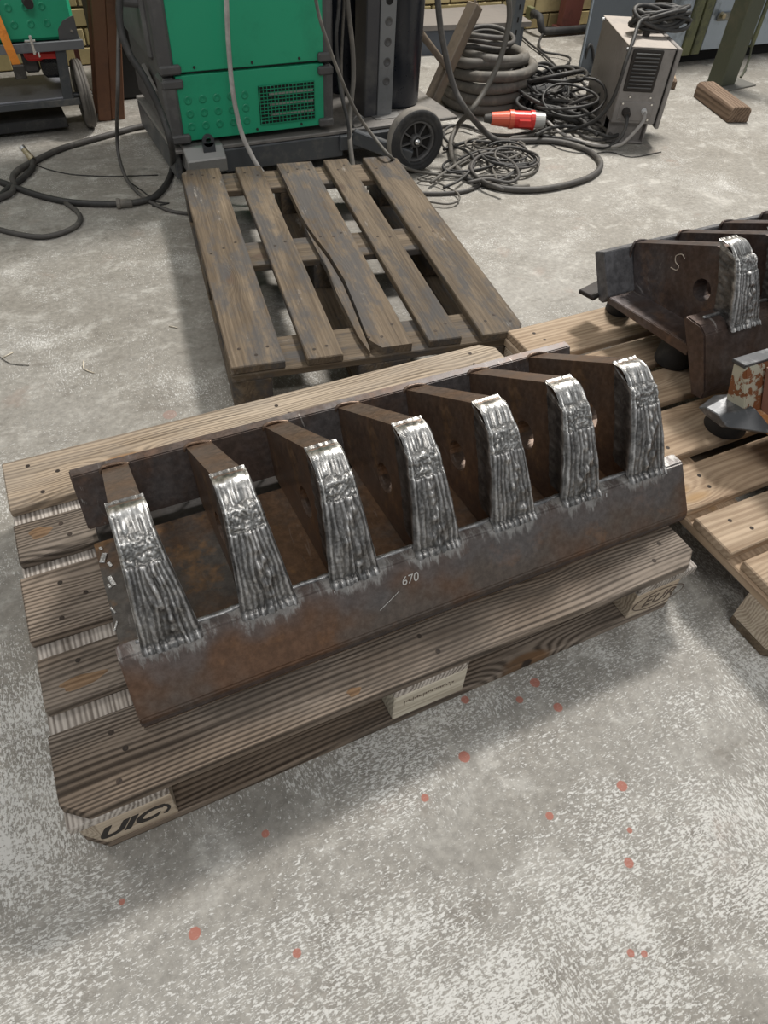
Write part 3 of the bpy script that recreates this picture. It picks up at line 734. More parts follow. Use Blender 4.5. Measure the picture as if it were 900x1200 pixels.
# rubber feet
RUBM = []
def foot(x, y, top, r, lab):
    o = thing('rubber_foot', lab, 'rubber foot', (x, y, .144))
    bm = bmesh.new(); h = top - .144
    rg = add_lathe(bm, [(0.001, 0), (r*.93, 0), (r, .004), (r*.97, h*.45), (r*.78, h-.004), (r*.74, h), (.001, h)], Matrix.Identity(4), 28)
    link('rubber_body', bm, RUBBER, o, smooth=True)
    bm = bmesh.new(); add_cyl(bm, (0, 0, h-.003), (0, 0, h+.0005), r*.45, None, 16); link('top_washer', bm, STEEL_R2, o)
foot(1.622, .795, .214, .036, 'black rubber foot at the far corner of the dark brown rack, under its lug')
foot(1.600, .545, .230, .046, 'large black rubber foot halfway under the bed of the dark brown rack')
foot(1.535, .288, .214, .048, 'black rubber foot under the grey lug of the cream-painted rack')
foot(2.50, .545, .230, .046, 'black rubber foot at the right end of the dark brown rack')
foot(2.45, .10, .222, .048, 'black rubber foot at the right end of the cream-painted rack')

# ------------------------------------------------------------------ green machine on its trolley
wm = thing('welding_machine', 'tall green and dark grey welding machine standing on a trolley behind the dark pallet', 'machine', (0, 0, 0))
YF = 2.30
link('casing', bb(.752, 1.375, YF+.03, YF+.60, .168, 1.02, .012), GREY_PL, wm)
for z0, z1, nm in ((.17, .382, 'lower'), (.392, 1.0, 'upper')):
    o = link('front_panel', bb(.79, 1.346, YF+.004, YF+.03, z0, z1, .002), GREEN, wm)
    for x in (.80, .875, 1.07, 1.25, 1.335) if nm == 'lower' else (.80, .86, 1.07, 1.25, 1.335):
        bm = bmesh.new(); zz = z0 + .013; add_cyl(bm, (x, YF+.006, zz), (x, YF-.001, zz), .005, .004, 10); link('screw', bm, INK, o)
    if nm == 'lower':
        for j, z in enumerate((.304, .260, .217)):
            for i in range(5):
                x = .823 + i*.0525
                bm = bmesh.new()
                M = Matrix.Translation((x, YF+.004, z)) @ Matrix.Rotation(math.pi/2, 4, 'X')
                add_lathe(bm, [(.0145, -.001), (.0135, .0022), (.0095, .0015), (.0001, -.0005)], M, 18)
                link('dimple', bm, GREEN_DK, o, smooth=True)
        v = link('vent', bb(1.085, 1.308, YF+.001, YF+.006, .197, .328), HOLE, o)
        bm = bmesh.new()
        for k in range(16): add_box(bm, (1.088 + k*.0145, YF-.001, .2625), (.0022, .003, .131))
        for k in range(12): add_box(bm, (1.1965, YF-.0015, .199 + k*.0117), (.222, .003, .0022))
        g = link('vent_grille', bm, GREEN_DK, o); g['kind'] = 'stuff'
        for k in range(3): link('cooling_fin', bb(1.125, 1.30, YF-.0002, YF+.0008, .225+k*.035, .235+k*.035), ALU, v)
# moulded corner guards
for sx, x0, x1 in ((-1, .737, .79), (1, 1.345, 1.383)):
    for z0, z1 in ((.165, .378), (.388, 1.02)):
        bm = bmesh.new(); add_box(bm, ((x0+x1)/2, YF+.045, (z0+z1)/2), (x1-x0, .10, z1-z0), None, .010)
        g = link('corner_guard', bm, GREY_PL, wm)
        for zz in (z0, z1) if z0 < .3 else (z0,):
            xx = x0 + (x1-x0)*.5 - sx*.012
            bm = bmesh.new(); add_box(bm, (xx, YF+.004, zz + (.016 if zz == z0 else -.018)), (x1-x0+.022, .03, .03), None, .006); link('corner_lip', bm, GREY_PL, g)
bm = bmesh.new(); add_prism(bm, [(0, 0), (.012, 0), (.012, .17), (0, .17)], 0, .05)
link('side_flap', bm, ALU, wm, (.729, 2.42, .265), (.25, 0, 0))
link('side_grip', cyl((.735, 2.40, .58), (.66, 2.42, .585), .018, None, 16), GREY_PL, wm)
link('side_cap', bb(.722, .752, 2.36, 2.80, .42, .98, .01), GREY_PL, wm)

tr = thing('equipment_trolley', 'grey steel trolley under the green machine, with perforated post and black spoked wheel', 'trolley', (0, 0, 0))
link('deck', bb(.74, 1.95, 2.29, 2.93, .132, .146, .003), DECKM, tr)
link('front_beam', bb(.90, 1.42, 2.285, 2.31, .048, .131, .004), FRAME, tr)
link('front_beam', bb(1.40, 1.72, 2.27, 2.295, .075, .131, .004), FRAME, tr)
link('side_beam', bb(.742, .77, 2.32, 2.93, .03, .131, .006), FRAME, tr)
link('rear_beam', bb(.76, 1.95, 2.90, 2.93, .05, .131, .004), FRAME, tr)
bm = bmesh.new(); add_prism_x(bm, [(2.245, .07), (2.245, .120), (2.285, .155), (2.44, .158), (2.44, .07)], .775, .925); bmesh.ops.recalc_face_normals(bm, faces=bm.faces[:]); bmesh.ops.bevel(bm, geom=bm.edges[:], offset=.004, segments=1, affect='EDGES')
fb = link('corner_bracket', bm, ALU, tr); fb['label'] = 'bare metal corner bracket'
bm = bmesh.new(); add_lathe(bm, [(.022, -.004), (.022, .004), (.010, .004), (.010, -.004), (.022, -.004)], Matrix.Translation((.868, 2.268, .178)) @ Matrix.Rotation(math.pi/2, 4, 'X'), 22)
add_box(bm, (.868, 2.268, .152), (.046, .008, .035)); link('lifting_eye', bm, FRAME, tr)
bm = bmesh.new(); add_tube(bm, [(1.475, 2.31, .146), (1.47, 2.31, .165), (1.49, 2.31, .185), (1.515, 2.31, .175), (1.515, 2.31, .146)], .0045, 8, .006); link('lifting_eye', bm, FRAME, tr, smooth=True)
bm = bmesh.new(); add_box(bm, (1.56, 2.21, .095), (.25, .03, .055), (0, .25, -.55), .004); link('diagonal_strut', bm, FRAME, tr)
PS = link('perforated_post', bb(1.617, 1.683, 2.385, 2.40, .146, 1.35, .002), wear('grey_post_paint', (0.20, 0.205, 0.21), (0.15, 0.155, 0.16), 0.4, 6, 0.45, 0.3), tr)
for k in range(12):
    z = .275 + k*.068
    bm = bmesh.new(); add_lathe(bm, [(.0165, -.0006), (.015, .0015), (.011, .0012), (.0105, .0002), (.0001, .0002)], Matrix.Translation((1.652, 2.385, z)) @ Matrix.Rotation(math.pi/2, 4, 'X'), 18)
    link('post_hole', bm, GREY_PL if k < 4 else HOLE, PS, smooth=True)
link('post_side', bb(1.560, 1.617, 2.39, 2.50, .146, 1.35, .004), wear('black_post_paint', (0.05, 0.05, 0.055), (0.09, 0.088, 0.085), 0.4, 5, 0.4), tr)
link('post_foot', bb(1.595, 1.72, 2.35, 2.41, .146, .150, .001), ALU, tr)
# wheel
wc = Vector((1.683, 2.165, .123)); MW = Matrix.Translation(wc) @ Matrix.Rotation(math.pi/2, 4, 'X')
wh = thing('w', 'x', 'x'); bpy.data.objects.remove(wh)
bm = bmesh.new(); add_lathe(bm, [(.078, -.02), (.10, -.026), (.118, -.020), (.123, -.008), (.123, .010), (.118, .022), (.110, .026), (.098, .027), (.096, .025), (.088, .027), (.080, .026), (.078, .018), (.078, -.02)], MW, 48)
for f in bm.faces:
    c = f.calc_center_median(); rr = math.hypot(c.x-wc.x, c.z-wc.z)
    if rr > .1175: f.material_index = 1
ty = link('wheel', bm, [RUBBER, TREAD], tr, smooth=True); ty['label'] = 'black spoked rubber wheel with dusty tread'
bm = bmesh.new(); add_lathe(bm, [(.079, -.016), (.079, .021), (.070, .021), (.067, .008), (.067, -.012)], MW, 40); link('rim', bm, GREY_PL, ty, smooth=True)
bm = bmesh.new(); add_cyl(bm, MW @ Vector((0, 0, -.004)), MW @ Vector((0, 0, .0)), .068, None, 32); link('hub_disc', bm, HOLE, ty)
for k in range(8):
    a = k*math.pi/4 + .2; bm = bmesh.new(); add_box(bm, (.042, 0, .006), (.054, .006, .016), None, .001)
    bmesh.ops.transform(bm, matrix=MW @ Matrix.Rotation(a, 4, 'Z'), verts=bm.verts[:]); link('spoke', bm, GREY_PL, ty)
bm = bmesh.new(); add_lathe(bm, [(.026, 0), (.024, .018), (.016, .02)], MW, 24); link('hub', bm, GREY_PL, ty, smooth=True)
bm = bmesh.new(); add_lathe(bm, [(.014, .018), (.013, .024), (.008, .030), (.0001, .032)], MW, 20); link('hub_cap', bm, CHROME, ty, smooth=True)
link('axle', cyl((1.683, 2.19, .123), (1.683, 2.5, .110), .012), FRAME, tr)
link('wheel', cyl((.80, 2.74, .06), (.80, 2.70, .06), .055, None, 28), RUBBER, tr)
link('wheel', cyl((1.683, 2.86, .110), (1.683, 2.82, .110), .108, None, 28), RUBBER, tr)
def gas(x, y, r, h, mat, lab):
    o = thing('gas_cylinder', lab, 'gas cylinder', (x, y, .146))
    bm = bmesh.new(); add_lathe(bm, [(.001, 0), (r*.96, 0), (r, .012), (r, h-.12), (r*.85, h-.06), (r*.45, h), (.03, h+.02)], Matrix.Identity(4), 36); link('body', bm, mat, o, smooth=True)
    bm = bmesh.new(); add_cyl(bm, (0, 0, h+.015), (0, 0, h+.09), .022, .018, 14); add_cyl(bm, (-.03, 0, h+.06), (.03, 0, h+.06), .012, None, 10); link('valve', bm, BRASS, o)
gas(1.765, 2.545, .112, 1.25, NAVY, 'glossy navy gas cylinder standing right of the perforated post on the trolley')
gas(1.635, 2.76, .10, 1.20, NAVY, 'dark gas cylinder behind, mostly hidden by the perforated post')

# ------------------------------------------------------------------ cart at the left
ct = thing('equipment_cart', 'low grey steel cart at the top left corner carrying a green box', 'cart', (0, 0, 0))
link('tray', bb(-.25, .585, 2.985, 3.38, .312, .338, .003), FRAME, ct)
link('tray_lip', bb(-.25, .585, 2.975, 2.985, .312, .345, .002), wear('grey_tray_edge', (0.20, 0.205, 0.215), (0.13, 0.13, 0.14), 0.4, 8, 0.4, 0.4), ct)
lsh = link('lower_shelf', bb(-.25, .50, 3.0, 3.32, .135, .142, .002), wear('pale_shelf_metal', (0.32, 0.33, 0.36), (0.24, 0.24, 0.26), 0.45, 10, 0.45, 0.3), ct)
link('shelf_rail', bb(-.25, .52, 2.988, 3.0, .112, .137, .002), FRAME, ct)
bm = bmesh.new(); add_box(bm, (.485, 3.0, .225), (.04, .02, .19), (0, .10, 0), .003); link('leg', bm, FRAME, ct)
bm = bmesh.new(); add_box(bm, (.485, 3.32, .225), (.04, .02, .19), (0, .10, 0), .003); link('leg', bm, FRAME, ct)
bm = bmesh.new(); add_box(bm, (-.22, 3.0, .17), (.04, .02, .30), None, .003); link('leg', bm, FRAME, ct)
bm = bmesh.new(); add_box(bm, (-.22, 3.3, .17), (.04, .02, .30), None, .003); link('leg', bm, FRAME, ct)
link('axle', cyl((-.2, 3.06, .128), (.56, 3.06, .128), .010), FRAME, ct)
for x in (.545, -.26):
    MC = Matrix.Translation((x, 3.06, .13)) @ Matrix.Rotation(math.pi/2, 4, 'Y')
    bm = bmesh.new(); add_lathe(bm, [(.07, -.018), (.10, -.024), (.120, -.020), (.128, -.010), (.126, -.0085), (.126, -.002), (.129, 0), (.126, .002), (.126, .0085), (.128, .010), (.120, .020), (.10, .024), (.07, .018), (.07, -.018)], MC, 44)
    w = link('wheel', bm, wear('worn_brown_rubber', (0.10, 0.09, 0.078), (0.16, 0.145, 0.125), 0.5, 10, 0.7), ct, smooth=True)
    link('hub_disc', cyl(MC @ Vector((0, 0, -.015)), MC @ Vector((0, 0, .015)), .071, None, 28), RUBBER, w)
    link('axle_nut', cyl(MC @ Vector((0, 0, .012)), MC @ Vector((0, 0, .036)), .014, .010, 14), CHROME, w)
link('underside_pan', bb(-.25, .45, 3.02, 3.30, .02, .06, .003), RUBBER, ct)
gb = thing('equipment_case', 'green metal equipment box strapped onto the cart in the top left corner', 'equipment box', (0, 0, 0))
link('shell', bb(-.25, .572, 3.005, 3.36, .342, .80, .012), GREEN, gb)
bm = bmesh.new(); add_prism(bm, [(0, 0), (-.075, 0), (-.070, .035), (-.045, .062), (-.012, .075), (0, .078)], 0, .006)
link('corner_plate', bm, GREY_PL, gb, (.574, 3.004, .343), (math.pi/2, 0, 0))
link('corner_screw', cyl((.552, 2.997, .372), (.552, 2.990, .372), .005, None, 10), CHROME, gb)
for j in range(3):
    for i in range(6):
        x = .17 + i*.06 - j*.004; z = .400 + j*.055
        if x > .53: continue
        bm = bmesh.new(); add_lathe(bm, [(.0145, -.001), (.0135, .0022), (.0095, .0015), (.0001, -.0005)], Matrix.Translation((x, 3.005, z)) @ Matrix.Rotation(math.pi/2, 4, 'X'), 16)
        link('dimple', bm, GREEN_DK, gb, smooth=True)
link('handle', cyl((.42, 3.0, .475), (.42, 2.95, .475), .020, .017, 16), INK, gb)
st = thing('ratchet_strap', 'orange ratchet strap hanging over the green box on the left cart', 'strap', (0, 0, 0))
bm = bmesh.new()
P_ = [(.285, 2.996, .80), (.288, 2.994, .60), (.292, 2.993, .46), (.308, 2.966, .33), (.318, 2.962, .275)]
for a, b in zip(P_, P_[1:]):
    q = [bm.verts.new((p[0]+s*.016, p[1]+t, p[2])) for p in (a, b) for s in (-1, 1) for t in (0, .003)]
    bm.faces.new((q[0], q[2], q[6], q[4])); bm.faces.new((q[1], q[5], q[7], q[3])); bm.faces.new((q[0], q[4], q[5], q[1])); bm.faces.new((q[2], q[3], q[7], q[6]))
link('webbing', bm, STRAP, st)
link('ratchet_buckle', bb(.298, .342, 2.950, 2.975, .232, .282, .004), wear('dark_buckle_steel', (0.08, 0.075, 0.07), (0.16, 0.15, 0.14), 0.4, 30, 0.4, 0.7), st)
gc = thing('screw_clamp', 'small bright metal clamp on the tray edge of the left cart', 'clamp', (0, 0, 0))
link('clamp_body', bb(.388, .398, 2.955, 2.974, .31, .375, .002), CHROME, gc)
link('clamp_bar', bb(.368, .408, 2.958, 2.970, .352, .360, .002), CHROME, gc); link('clamp_foot', bb(.404, .411, 2.952, 2.972, .30, .318, .002), CHROME, gc)
ch = thing('battery_charger', 'red and black battery charger hanging under the left cart tray', 'charger', (0, 0, 0))
bm = bmesh.new(); add_box(bm, (.43, 3.06, .288), (.15, .09, .04), (0, .06, 0), .012); link('red_top', bm, REDPL, ch)
bm = bmesh.new(); add_box(bm, (.455, 3.05, .245), (.095, .09, .07), (0, .05, 0), .014); link('battery', bm, wear('black_battery_plastic', (0.012, 0.012, 0.013), (0.03, 0.03, 0.03), 0.4, 20, 0.25), ch)
bm = bmesh.new(); add_box(bm, (.375, 3.09, .255), (.06, .06, .07), None, .01); link('grey_side', bm, DARKC, ch)
# leaning brown beams
for k, (x, lab) in enumerate(((.614, 'left one of two rust-brown steel beams standing upright between the cart and the green machine'), (.672, 'right one of two rust-brown steel beams standing upright between the cart and the green machine'))):
    o = thing('steel_beam', lab, 'steel beam', (x, 3.11, 0), 0, None); o.rotation_euler = (0, math.radians(10), 0)
    link('flange', box((0, 0, .70), (.056, .012, 1.40), None, .003), OXIDE, o); link('web', box((0, .05, .70), (.010, .09, 1.40), None, .002), OXIDE, o); link('flange', box((0, .10, .70), (.056, .012, 1.40), None, .003), OXIDE, o)
lk = thing('storage_rack_upright', 'thin dark upright pole leaning just behind the green box on the left', 'pole', (.60, 3.5, 0)); link('pole', box((0, 0, .5), (.02, .02, 1.0), None, .002), OXIDE2, lk)
link('pole_foot', box((0, 0, .003), (.06, .06, .006)), OXIDE2, lk)
db_ = thing('storage_crate', 'black crate in the dark gap left of the rust-brown beams', 'crate', (0, 0, 0))
link('crate_body', bb(.70, 1.02, 3.35, 3.75, .0, .75, .01), wear('black_crate', (0.018, 0.018, 0.018), (0.03, 0.03, 0.03), 0.4, 8, 0.6), db_)
link('crate_lid', bb(.69, 1.03, 3.34, 3.76, .75, .78, .005), RUBBER, db_)

# ------------------------------------------------------------------ things behind the trolley
sh = thing('shelf_rack', 'grey shelf frame with pale blue boards behind the green machine', 'shelf', (0, 0, 0))
for x in (1.60, 2.05): link('upright', bb(x, x+.025, 3.16, 3.19, 0, .75, .002), SHEET, sh)
for z in (.08, .275, .5): link('shelf_board', bb(1.45, 2.08, 3.15, 3.45, z, z+.03, .003), SHEET, sh)
link('backboard', bb(1.45, 2.08, 3.44, 3.45, .0, .36), LTBLUE, sh)
tb = thing('plastic_tub', 'dirty white plastic tub with a pink rag behind the green machine', 'tub', (1.76, 3.04, 0))
bm = bmesh.new(); add_lathe(bm, [(.001, .0), (.05, .0), (.062, .11), (.066, .115), (.060, .115), (.048, .01)], Matrix.Identity(4), 24); link('tub_body', bm, WHITEP, tb, smooth=True)
bm = bmesh.new(); add_tube(bm, [(-.05, -.055, .03), (-.02, -.068, .06), (.02, -.068, .07), (.03, -.06, .10), (.01, -.03, .12)], .016, 8, .01); link('rag', bm, PINK, tb, smooth=True)
bm = bmesh.new(); add_lathe(bm, [(.064, .10), (.068, .104), (.068, .116), (.063, .118)], Matrix.Identity(4), 24); link('rim', bm, BLUEGREY, tb, smooth=True)

bn = thing('low_bench', 'low putty grey platform with blue-grey front edge in front of the brick wall', 'platform', (0, 0, 0))
bm = bmesh.new(); add_prism(bm, [(2.12, 3.62), (3.14, 3.50), (3.20, 3.90), (2.12, 3.90)], .125, .150); link('top_board', bm, BENCH, bn)
bm = bmesh.new(); add_prism(bm, [(2.13, 3.64), (3.11, 3.525), (3.16, 3.88), (2.13, 3.88)], 0.0, .124); link('front_box', bm, BLUEGREY, bn)
up = thing('slotted_upright', 'blue-grey slotted steel upright behind the hose coil', 'post', (0, 0, 0))
link('angle_front', bb(2.96, 3.02, 3.43, 3.436, 0, .9, .001), SHEET, up); link('angle_side', bb(2.96, 2.966, 3.436, 3.49, 0, .9, .001), SHEET, up)
for k in range(12): link('slot', bb(2.986, 2.995, 3.4285, 3.4305, .05+k*.06, .075+k*.06), HOLE, up)
rpz = thing('red_oxide_post', 'red-brown painted post against the yellow brick wall', 'post', (0, 0, 0))
link('post_body', bb(3.60, 3.74, 3.80, 3.86, .03, .9, .003), OXIDE2, rpz); link('post_foot', bb(3.58, 3.76, 3.79, 3.88, .0, .03, .003), OXIDE2, rpz)
pb = thing('black_pipe', 'black pipe running along the floor at the foot of the brick wall', 'pipe', (0, 0, 0))
bm = bmesh.new(); add_tube(bm, [(3.40, 3.86, .10), (3.40, 3.78, .10), (3.41, 3.75, .04), (3.50, 3.74, .028), (3.9, 3.74, .028), (4.3, 3.74, .028)], .022, 10, .03); link('pipe_run', bm, RUBBER, pb, smooth=True)
link('bracket', bb(3.385, 3.415, 3.86, 3.915, .07, .13, .002), OLIVE, pb)
# prop bar with strut
pr = thing('prop_bar', 'dusty brown angled steel bar with a diagonal pipe strut beside the gas cylinder', 'prop', (0, 0, 0))
a, b = Vector((1.90, 2.55, .0)), Vector((2.205, 2.66, .45)); d = (b-a)
q = d.to_track_quat('Z', 'Y').to_euler()
bm = bmesh.new(); add_box(bm, (a+b)/2, (.055, .045, d.length), q, .004); link('bar', bm, PROP, pr)
bm = bmesh.new(); add_box(bm, (a+b)/2 + Vector((.035, .02, 0)), (.006, .075, d.length*.98), q, .002); link('flange', bm, PROP, pr)
link('pipe_strut', cyl((1.86, 2.50, .40), a.lerp(b, .52) + Vector((0, -.02, 0)), .014), PROP, pr)
link('strut_bolt', cyl(a.lerp(b, .5) + Vector((0, -.03, 0)), a.lerp(b, .5) + Vector((0, -.045, 0)), .010, None, 8), CHROME, pr)
# hose coil
hc = at(566, 112, z=.08)
hcx, hcy = 2.42, 2.80
rr = random.Random(2); pts = []
for k in range(int(5.6*16)):
    a = 2*math.pi*k/16 + 2.4; lay = k/16/1.12
    r_ = .205 + .012*math.sin(k*.37) - .01*(lay % 1) - (.05 if k/16 > 4.2 else 0)
    pts.append((hcx + r_*math.cos(a), hcy + r_*.93*math.sin(a), .026 + .046*min(lay, 4.2) + .008*math.sin(a*1.0 + lay)))
hz = tube('hose_coil', pts, .0245, GREYC, None, 10, .03); tag(hz, 'thick dusty grey hose coiled in a stack on the floor beside the prop bar', 'hose')
pts = []
for k in range(44):
    a = 2*math.pi*k/16 + .7; r_ = .13 + .02*math.sin(k*.5)
    pts.append((hcx - .03 + r_*math.cos(a), hcy + .04 + r_*.9*math.sin(a), .235 + .0016*k + .01*math.sin(a*2)))
tag(tube('cable_coil', pts, .011, DARKC, None, 8, .02), 'dark cable coil lying on top of the thick grey hose', 'cable')
# grey leaning sheet, galvanised cladding, green frame
gs = thing('sheet_panel', 'tall blue-grey metal sheet leaning behind the cable pile', 'metal sheet', (0, 0, 0))
bm = bmesh.new(); add_box(bm, (0, 0, .5), (.46, .008, 1.0), None, .002); link('sheet', bm, SHEET, gs, (3.34, 2.98, .004), (-.14, .10, .05))
bm = bmesh.new(); add_box(bm, (-.226, -.006, .5), (.006, .012, 1.0), None, .001); link('folded_edge', bm, GALV, gs, (3.34, 2.98, .004), (-.14, .10, .05))
cb = thing('galvanised_cabinet', 'scuffed galvanised sheet cabinet with olive green frame at the top right', 'cabinet', (0, 0, 0))
for x0, x1 in ((3.70, 3.86), (4.02, 4.42), (4.445, 4.9)):
    link('side_panel', bb(x0, x1, 3.0, 3.02, .07, 1.2, .003), GALV, cb)
link('frame_post', bb(3.865, 3.925, 2.985, 3.03, .055, 1.2, .004), OLIVE, cb); link('frame_post', bb(3.945, 4.005, 2.99, 3.03, .055, 1.2, .004), OLIVE, cb)
link('body', bb(3.71, 4.9, 3.03, 3.6, .075, 1.2), HOLE, cb); link('base_gap_shade', bb(3.72, 4.9, 3.06, 3.5, 0, .07), HOLE, cb)  # near-black box at the base paints the dark gap under the panels
link('frame_post', bb(4.422, 4.444, 2.99, 3.02, .06, 1.2, .002), OLIVE, cb)
lt = link('latch', bb(4.06, 4.20, 2.985, 3.0, .215, .255, .003), wear('tarnished_latch', (0.20, 0.20, 0.18), (0.35, 0.34, 0.30), 0.5, 30, 0.4, 0.7), cb)
link('latch_knob', cyl((4.075, 2.985, .245), (4.075, 2.96, .245), .018, .014, 12), BRASS, lt)
gp = thing('green_post', 'dull green square steel post with base plate behind the dark timber block', 'post', (3.885, 2.66, 0), .12)
link('post_body', box((0, 0, .62), (.125, .10, 1.23), None, .006), OLIVE_DK, gp)
link('base_plate', box((.055, -.02, .004), (.25, .17, .008), None, .002), wear('grey_base_plate', (0.14, 0.135, 0.12), (0.2, 0.19, 0.17), 0.4, 12, 0.6), gp)
tbk = thing('timber_block', 'rough dark timber block on the floor in front of the green post', 'timber', (3.575, 2.345, 0), 1.27)
bm = bmesh.new(); add_prism_x(bm, [(-.056, 0), (.056, 0), (.056, .058), (.044, .072), (-.035, .074), (-.056, .058)], -.195, .195); bmesh.ops.recalc_face_normals(bm, faces=bm.faces[:]); bmesh.ops.bevel(bm, geom=bm.edges[:], offset=.005, segments=1, affect='EDGES')
link('block_body', bm, TIMBER, tbk, (0, 0, 0), (0, 0, 0))
ow = thing('wood_offcut', 'small pale wood offcut behind the timber block', 'wood piece', (3.62, 2.78, .0), .9)
link('offcut', box((0, 0, .02), (.16, .04, .04), None, .004), WOOD_PALE, ow); link('dark_end', box((-.10, 0, .02), (.06, .044, .042), None, .004), TIMBER, ow)

# ------------------------------------------------------------------ taupe portable unit
UX, UY, UR = 2.688, 2.16, -.435
pu = thing('portable_power_unit', 'taupe metal power unit with black louvred vent standing right of the cable pile', 'power unit', (UX, UY, 0), UR)
Wd_, Dp_, z0, z1 = .225, .50, .085, .385
link('body', bb(0, Wd_-.025, 0, Dp_, z0, z1-.004, .004), UNIT, pu)
link('side_cover', bb(Wd_-.018, Wd_, -.006, Dp_+.004, z0-.015, z1, .003), UNIT, pu)
link('seam', bb(Wd_-.026, Wd_-.017, .004, Dp_-.004, z0+.002, z1-.008), HOLE, pu)
link('top_cover', bb(-.002, Wd_-.024, -.002, Dp_+.002, z1-.004, z1, .002), UNIT_TOP, pu)
vt = link('vent_panel', bb(.016, .150, -.006, .002, .215, .375, .004), INK, pu)
for k in range(10):
    bm = bmesh.new(); add_box(bm, (.083, -.008, .232 + k*.0142), (.106, .008, .0050), (-.5, 0, 0), .001); link('louvre', bm, GREY_PL, vt)
pl = link('socket_plate', bb(.022, .172, -.003, .001, .098, .175, .002), UNIT, pu)
link('socket', cyl((.055, -.002, .135), (.055, -.035, .130), .019, .015, 18), INK, pl)
link('socket', cyl((.135, -.002, .142), (.135, -.022, .138), .012, .011, 16), WHITEP, pl)
for x, z in ((.055, .195), (.148, .195), (.032, .168), (.162, .168), (.032, .105), (.162, .105)): link('screw', cyl((x, 0, z), (x, -.006, z), .0065, .004, 10), CHROME, pu)
for y, z in ((-.002, .372), (Dp_-.03, .375)): link('corner_screw', cyl((0, y+.01, z), (-.012, y+.01, z), .009, .006, 10), CHROME, pu)
link('base_tray', bb(.0, Wd_-.05, .0, Dp_, .004, .010, .001), UNIT, pu)
for y in (0.03, Dp_-.02): link('base_leg', bb(.004, Wd_-.06, y, y+.006, .008, z0, .001), UNIT, pu)
link('base_side', bb(Wd_-.058, Wd_-.052, .0, Dp_, .008, z0, .001), UNIT, pu); link('base_side', bb(.0, .006, .10, Dp_, .008, z0, .001), UNIT, pu)
hd = link('cable_post', cyl((.11, .17, z1), (.108, .17, z1+.085), .016, .014, 16), INK, pu)
R_ = random.Random(12)
cbx = thing('cable_bundle', 'black cable wound into a messy bundle on top of the taupe power unit', 'cable', (0, 0, 0))
MU = Matrix.Translation((UX, UY, 0)) @ Matrix.Rotation(UR, 4, 'Z')
pts = []
for k in range(9*12):
    a = 2*math.pi*k/12; lp = k/12
    cx, cy = .17 + .012*math.sin(lp*2.1), .22 + .015*math.cos(lp*1.7)
    ra, rb = .12 + .018*math.sin(lp*3.3 + 1), .055 + .014*math.sin(lp*2.2)
    pts.append(MU @ Vector((cx + ra*math.cos(a), cy + rb*math.sin(a) + .02*math.cos(a), z1 + .055 + .030*math.sin(a + lp) + .008*math.sin(lp*5) + .012*(lp/9))))
link('winding', (lambda bm: (add_tube(bm, pts, .0085, 8, .02), bm)[1])(bmesh.new()), BLACKC, cbx, smooth=True)
pts = [MU @ Vector(p) for p in ((.10, .16, z1+.07), (.05, .12, z1+.06), (.01, .02, z1+.01), (-.014, -.03, z1-.06), (-.018, -.03, .25), (-.03, -.02, .17), (-.07, -.01, .10), (-.13, .03, .05), (-.2, .05, .02))]
link('tail', (lambda bm: (add_tube(bm, pts, .0085, 8, .02), bm)[1])(bmesh.new()), BLACKC, cbx, smooth=True)

# ------------------------------------------------------------------ cables and hoses
def fl_(pts, z): return [at(x, y, z=zz) for (x, y), zz in ((p[:2], p[2] if len(p) > 2 else z) for p in pts)]
def cable(label, pts, r, mat, cat='cable', name='cable', group=None, step=.02):
    return tag(tube(name, pts, r, mat, None, 8, step), label, cat, group)
cable('thick black cable on the floor from the green machine to the brass connector',
      fl_([(184, 145), (160, 149), (138, 155), (102, 165), (72, 174), (46, 186), (25, 197), (15, 207), (17, 217), (13, 226), (0, 232), (-25, 246)], .0115), .0115, DARKC)
bc = thing('cable_connector', 'small brass cable connector lying on the floor at the left end of a black cable', 'connector')
p0, p1 = at(27, 174, z=.055), at(38, 187, z=.022)
link('connector_body', cyl(p0, p1, .010, .014, 14), BRASS, bc); link('connector_ring', cyl(p0 - (p1-p0)*.15, p0 + (p1-p0)*.08, .013, .012, 14), CHROME, bc)
cable('short black cable curving away from the brass connector', [p1] + fl_([(38, 196, .014), (31, 205), (20, 214), (8, 222), (0, 230), (-20, 240)], .0115), .0105, BLACKC)
cable('black hose on the left floor rising past the grey side of the green machine',
      fl_([(-30, 205), (0, 213), (22, 221), (46, 229), (77, 236), (105, 238.5), (138, 239), (160, 237), (180, 231), (195, 216), (202, 197, .02)], .0115) + [at(201, 172, y=2.15), at(190, 135, y=2.19), at(170, 92, y=2.22), at(150, 60, y=2.25), at(140, 22, y=2.28), at(143, -40, y=2.3)], .0115, BLACKC)
cs_ = thing('cable_joint', 'ribbed grey joint sleeve on the hose left of the dark pallet', 'cable joint')
link('sleeve', cyl(at(137, 239, z=.014), at(155, 238, z=.014), .0165, .0135, 14), GREYC, cs_); link('collar', cyl(at(137, 239, z=.014), at(141, 238.8, z=.014), .020, .020, 14), GREYC, cs_)
cable('dark hose loop lying nearest in the left floor area', fl_([(77, 238), (88, 246), (94, 254), (90, 264), (72, 273), (50, 277.5), (25, 275), (0, 269), (-30, 260)], .009), .009, DARKC)
cable('thin black cable hanging beside the brown beams and ending under the dark pallet',
      [at(141, -30, y=2.32), at(139, 40, y=2.3), at(138, 110, y=2.2)] + fl_([(137, 150, .17), (139, 182, .07), (148, 209, .02), (160, 224, .008), (175, 236), (199, 247), (220, 250), (245, 253)], .007), .0065, DARKC)
cable('fine dark wire looping over the bare floor at the left', fl_([(40, 192), (55, 198), (82, 204), (110, 206), (135, 206.5), (185, 205)], .003), .002, BLACKC)
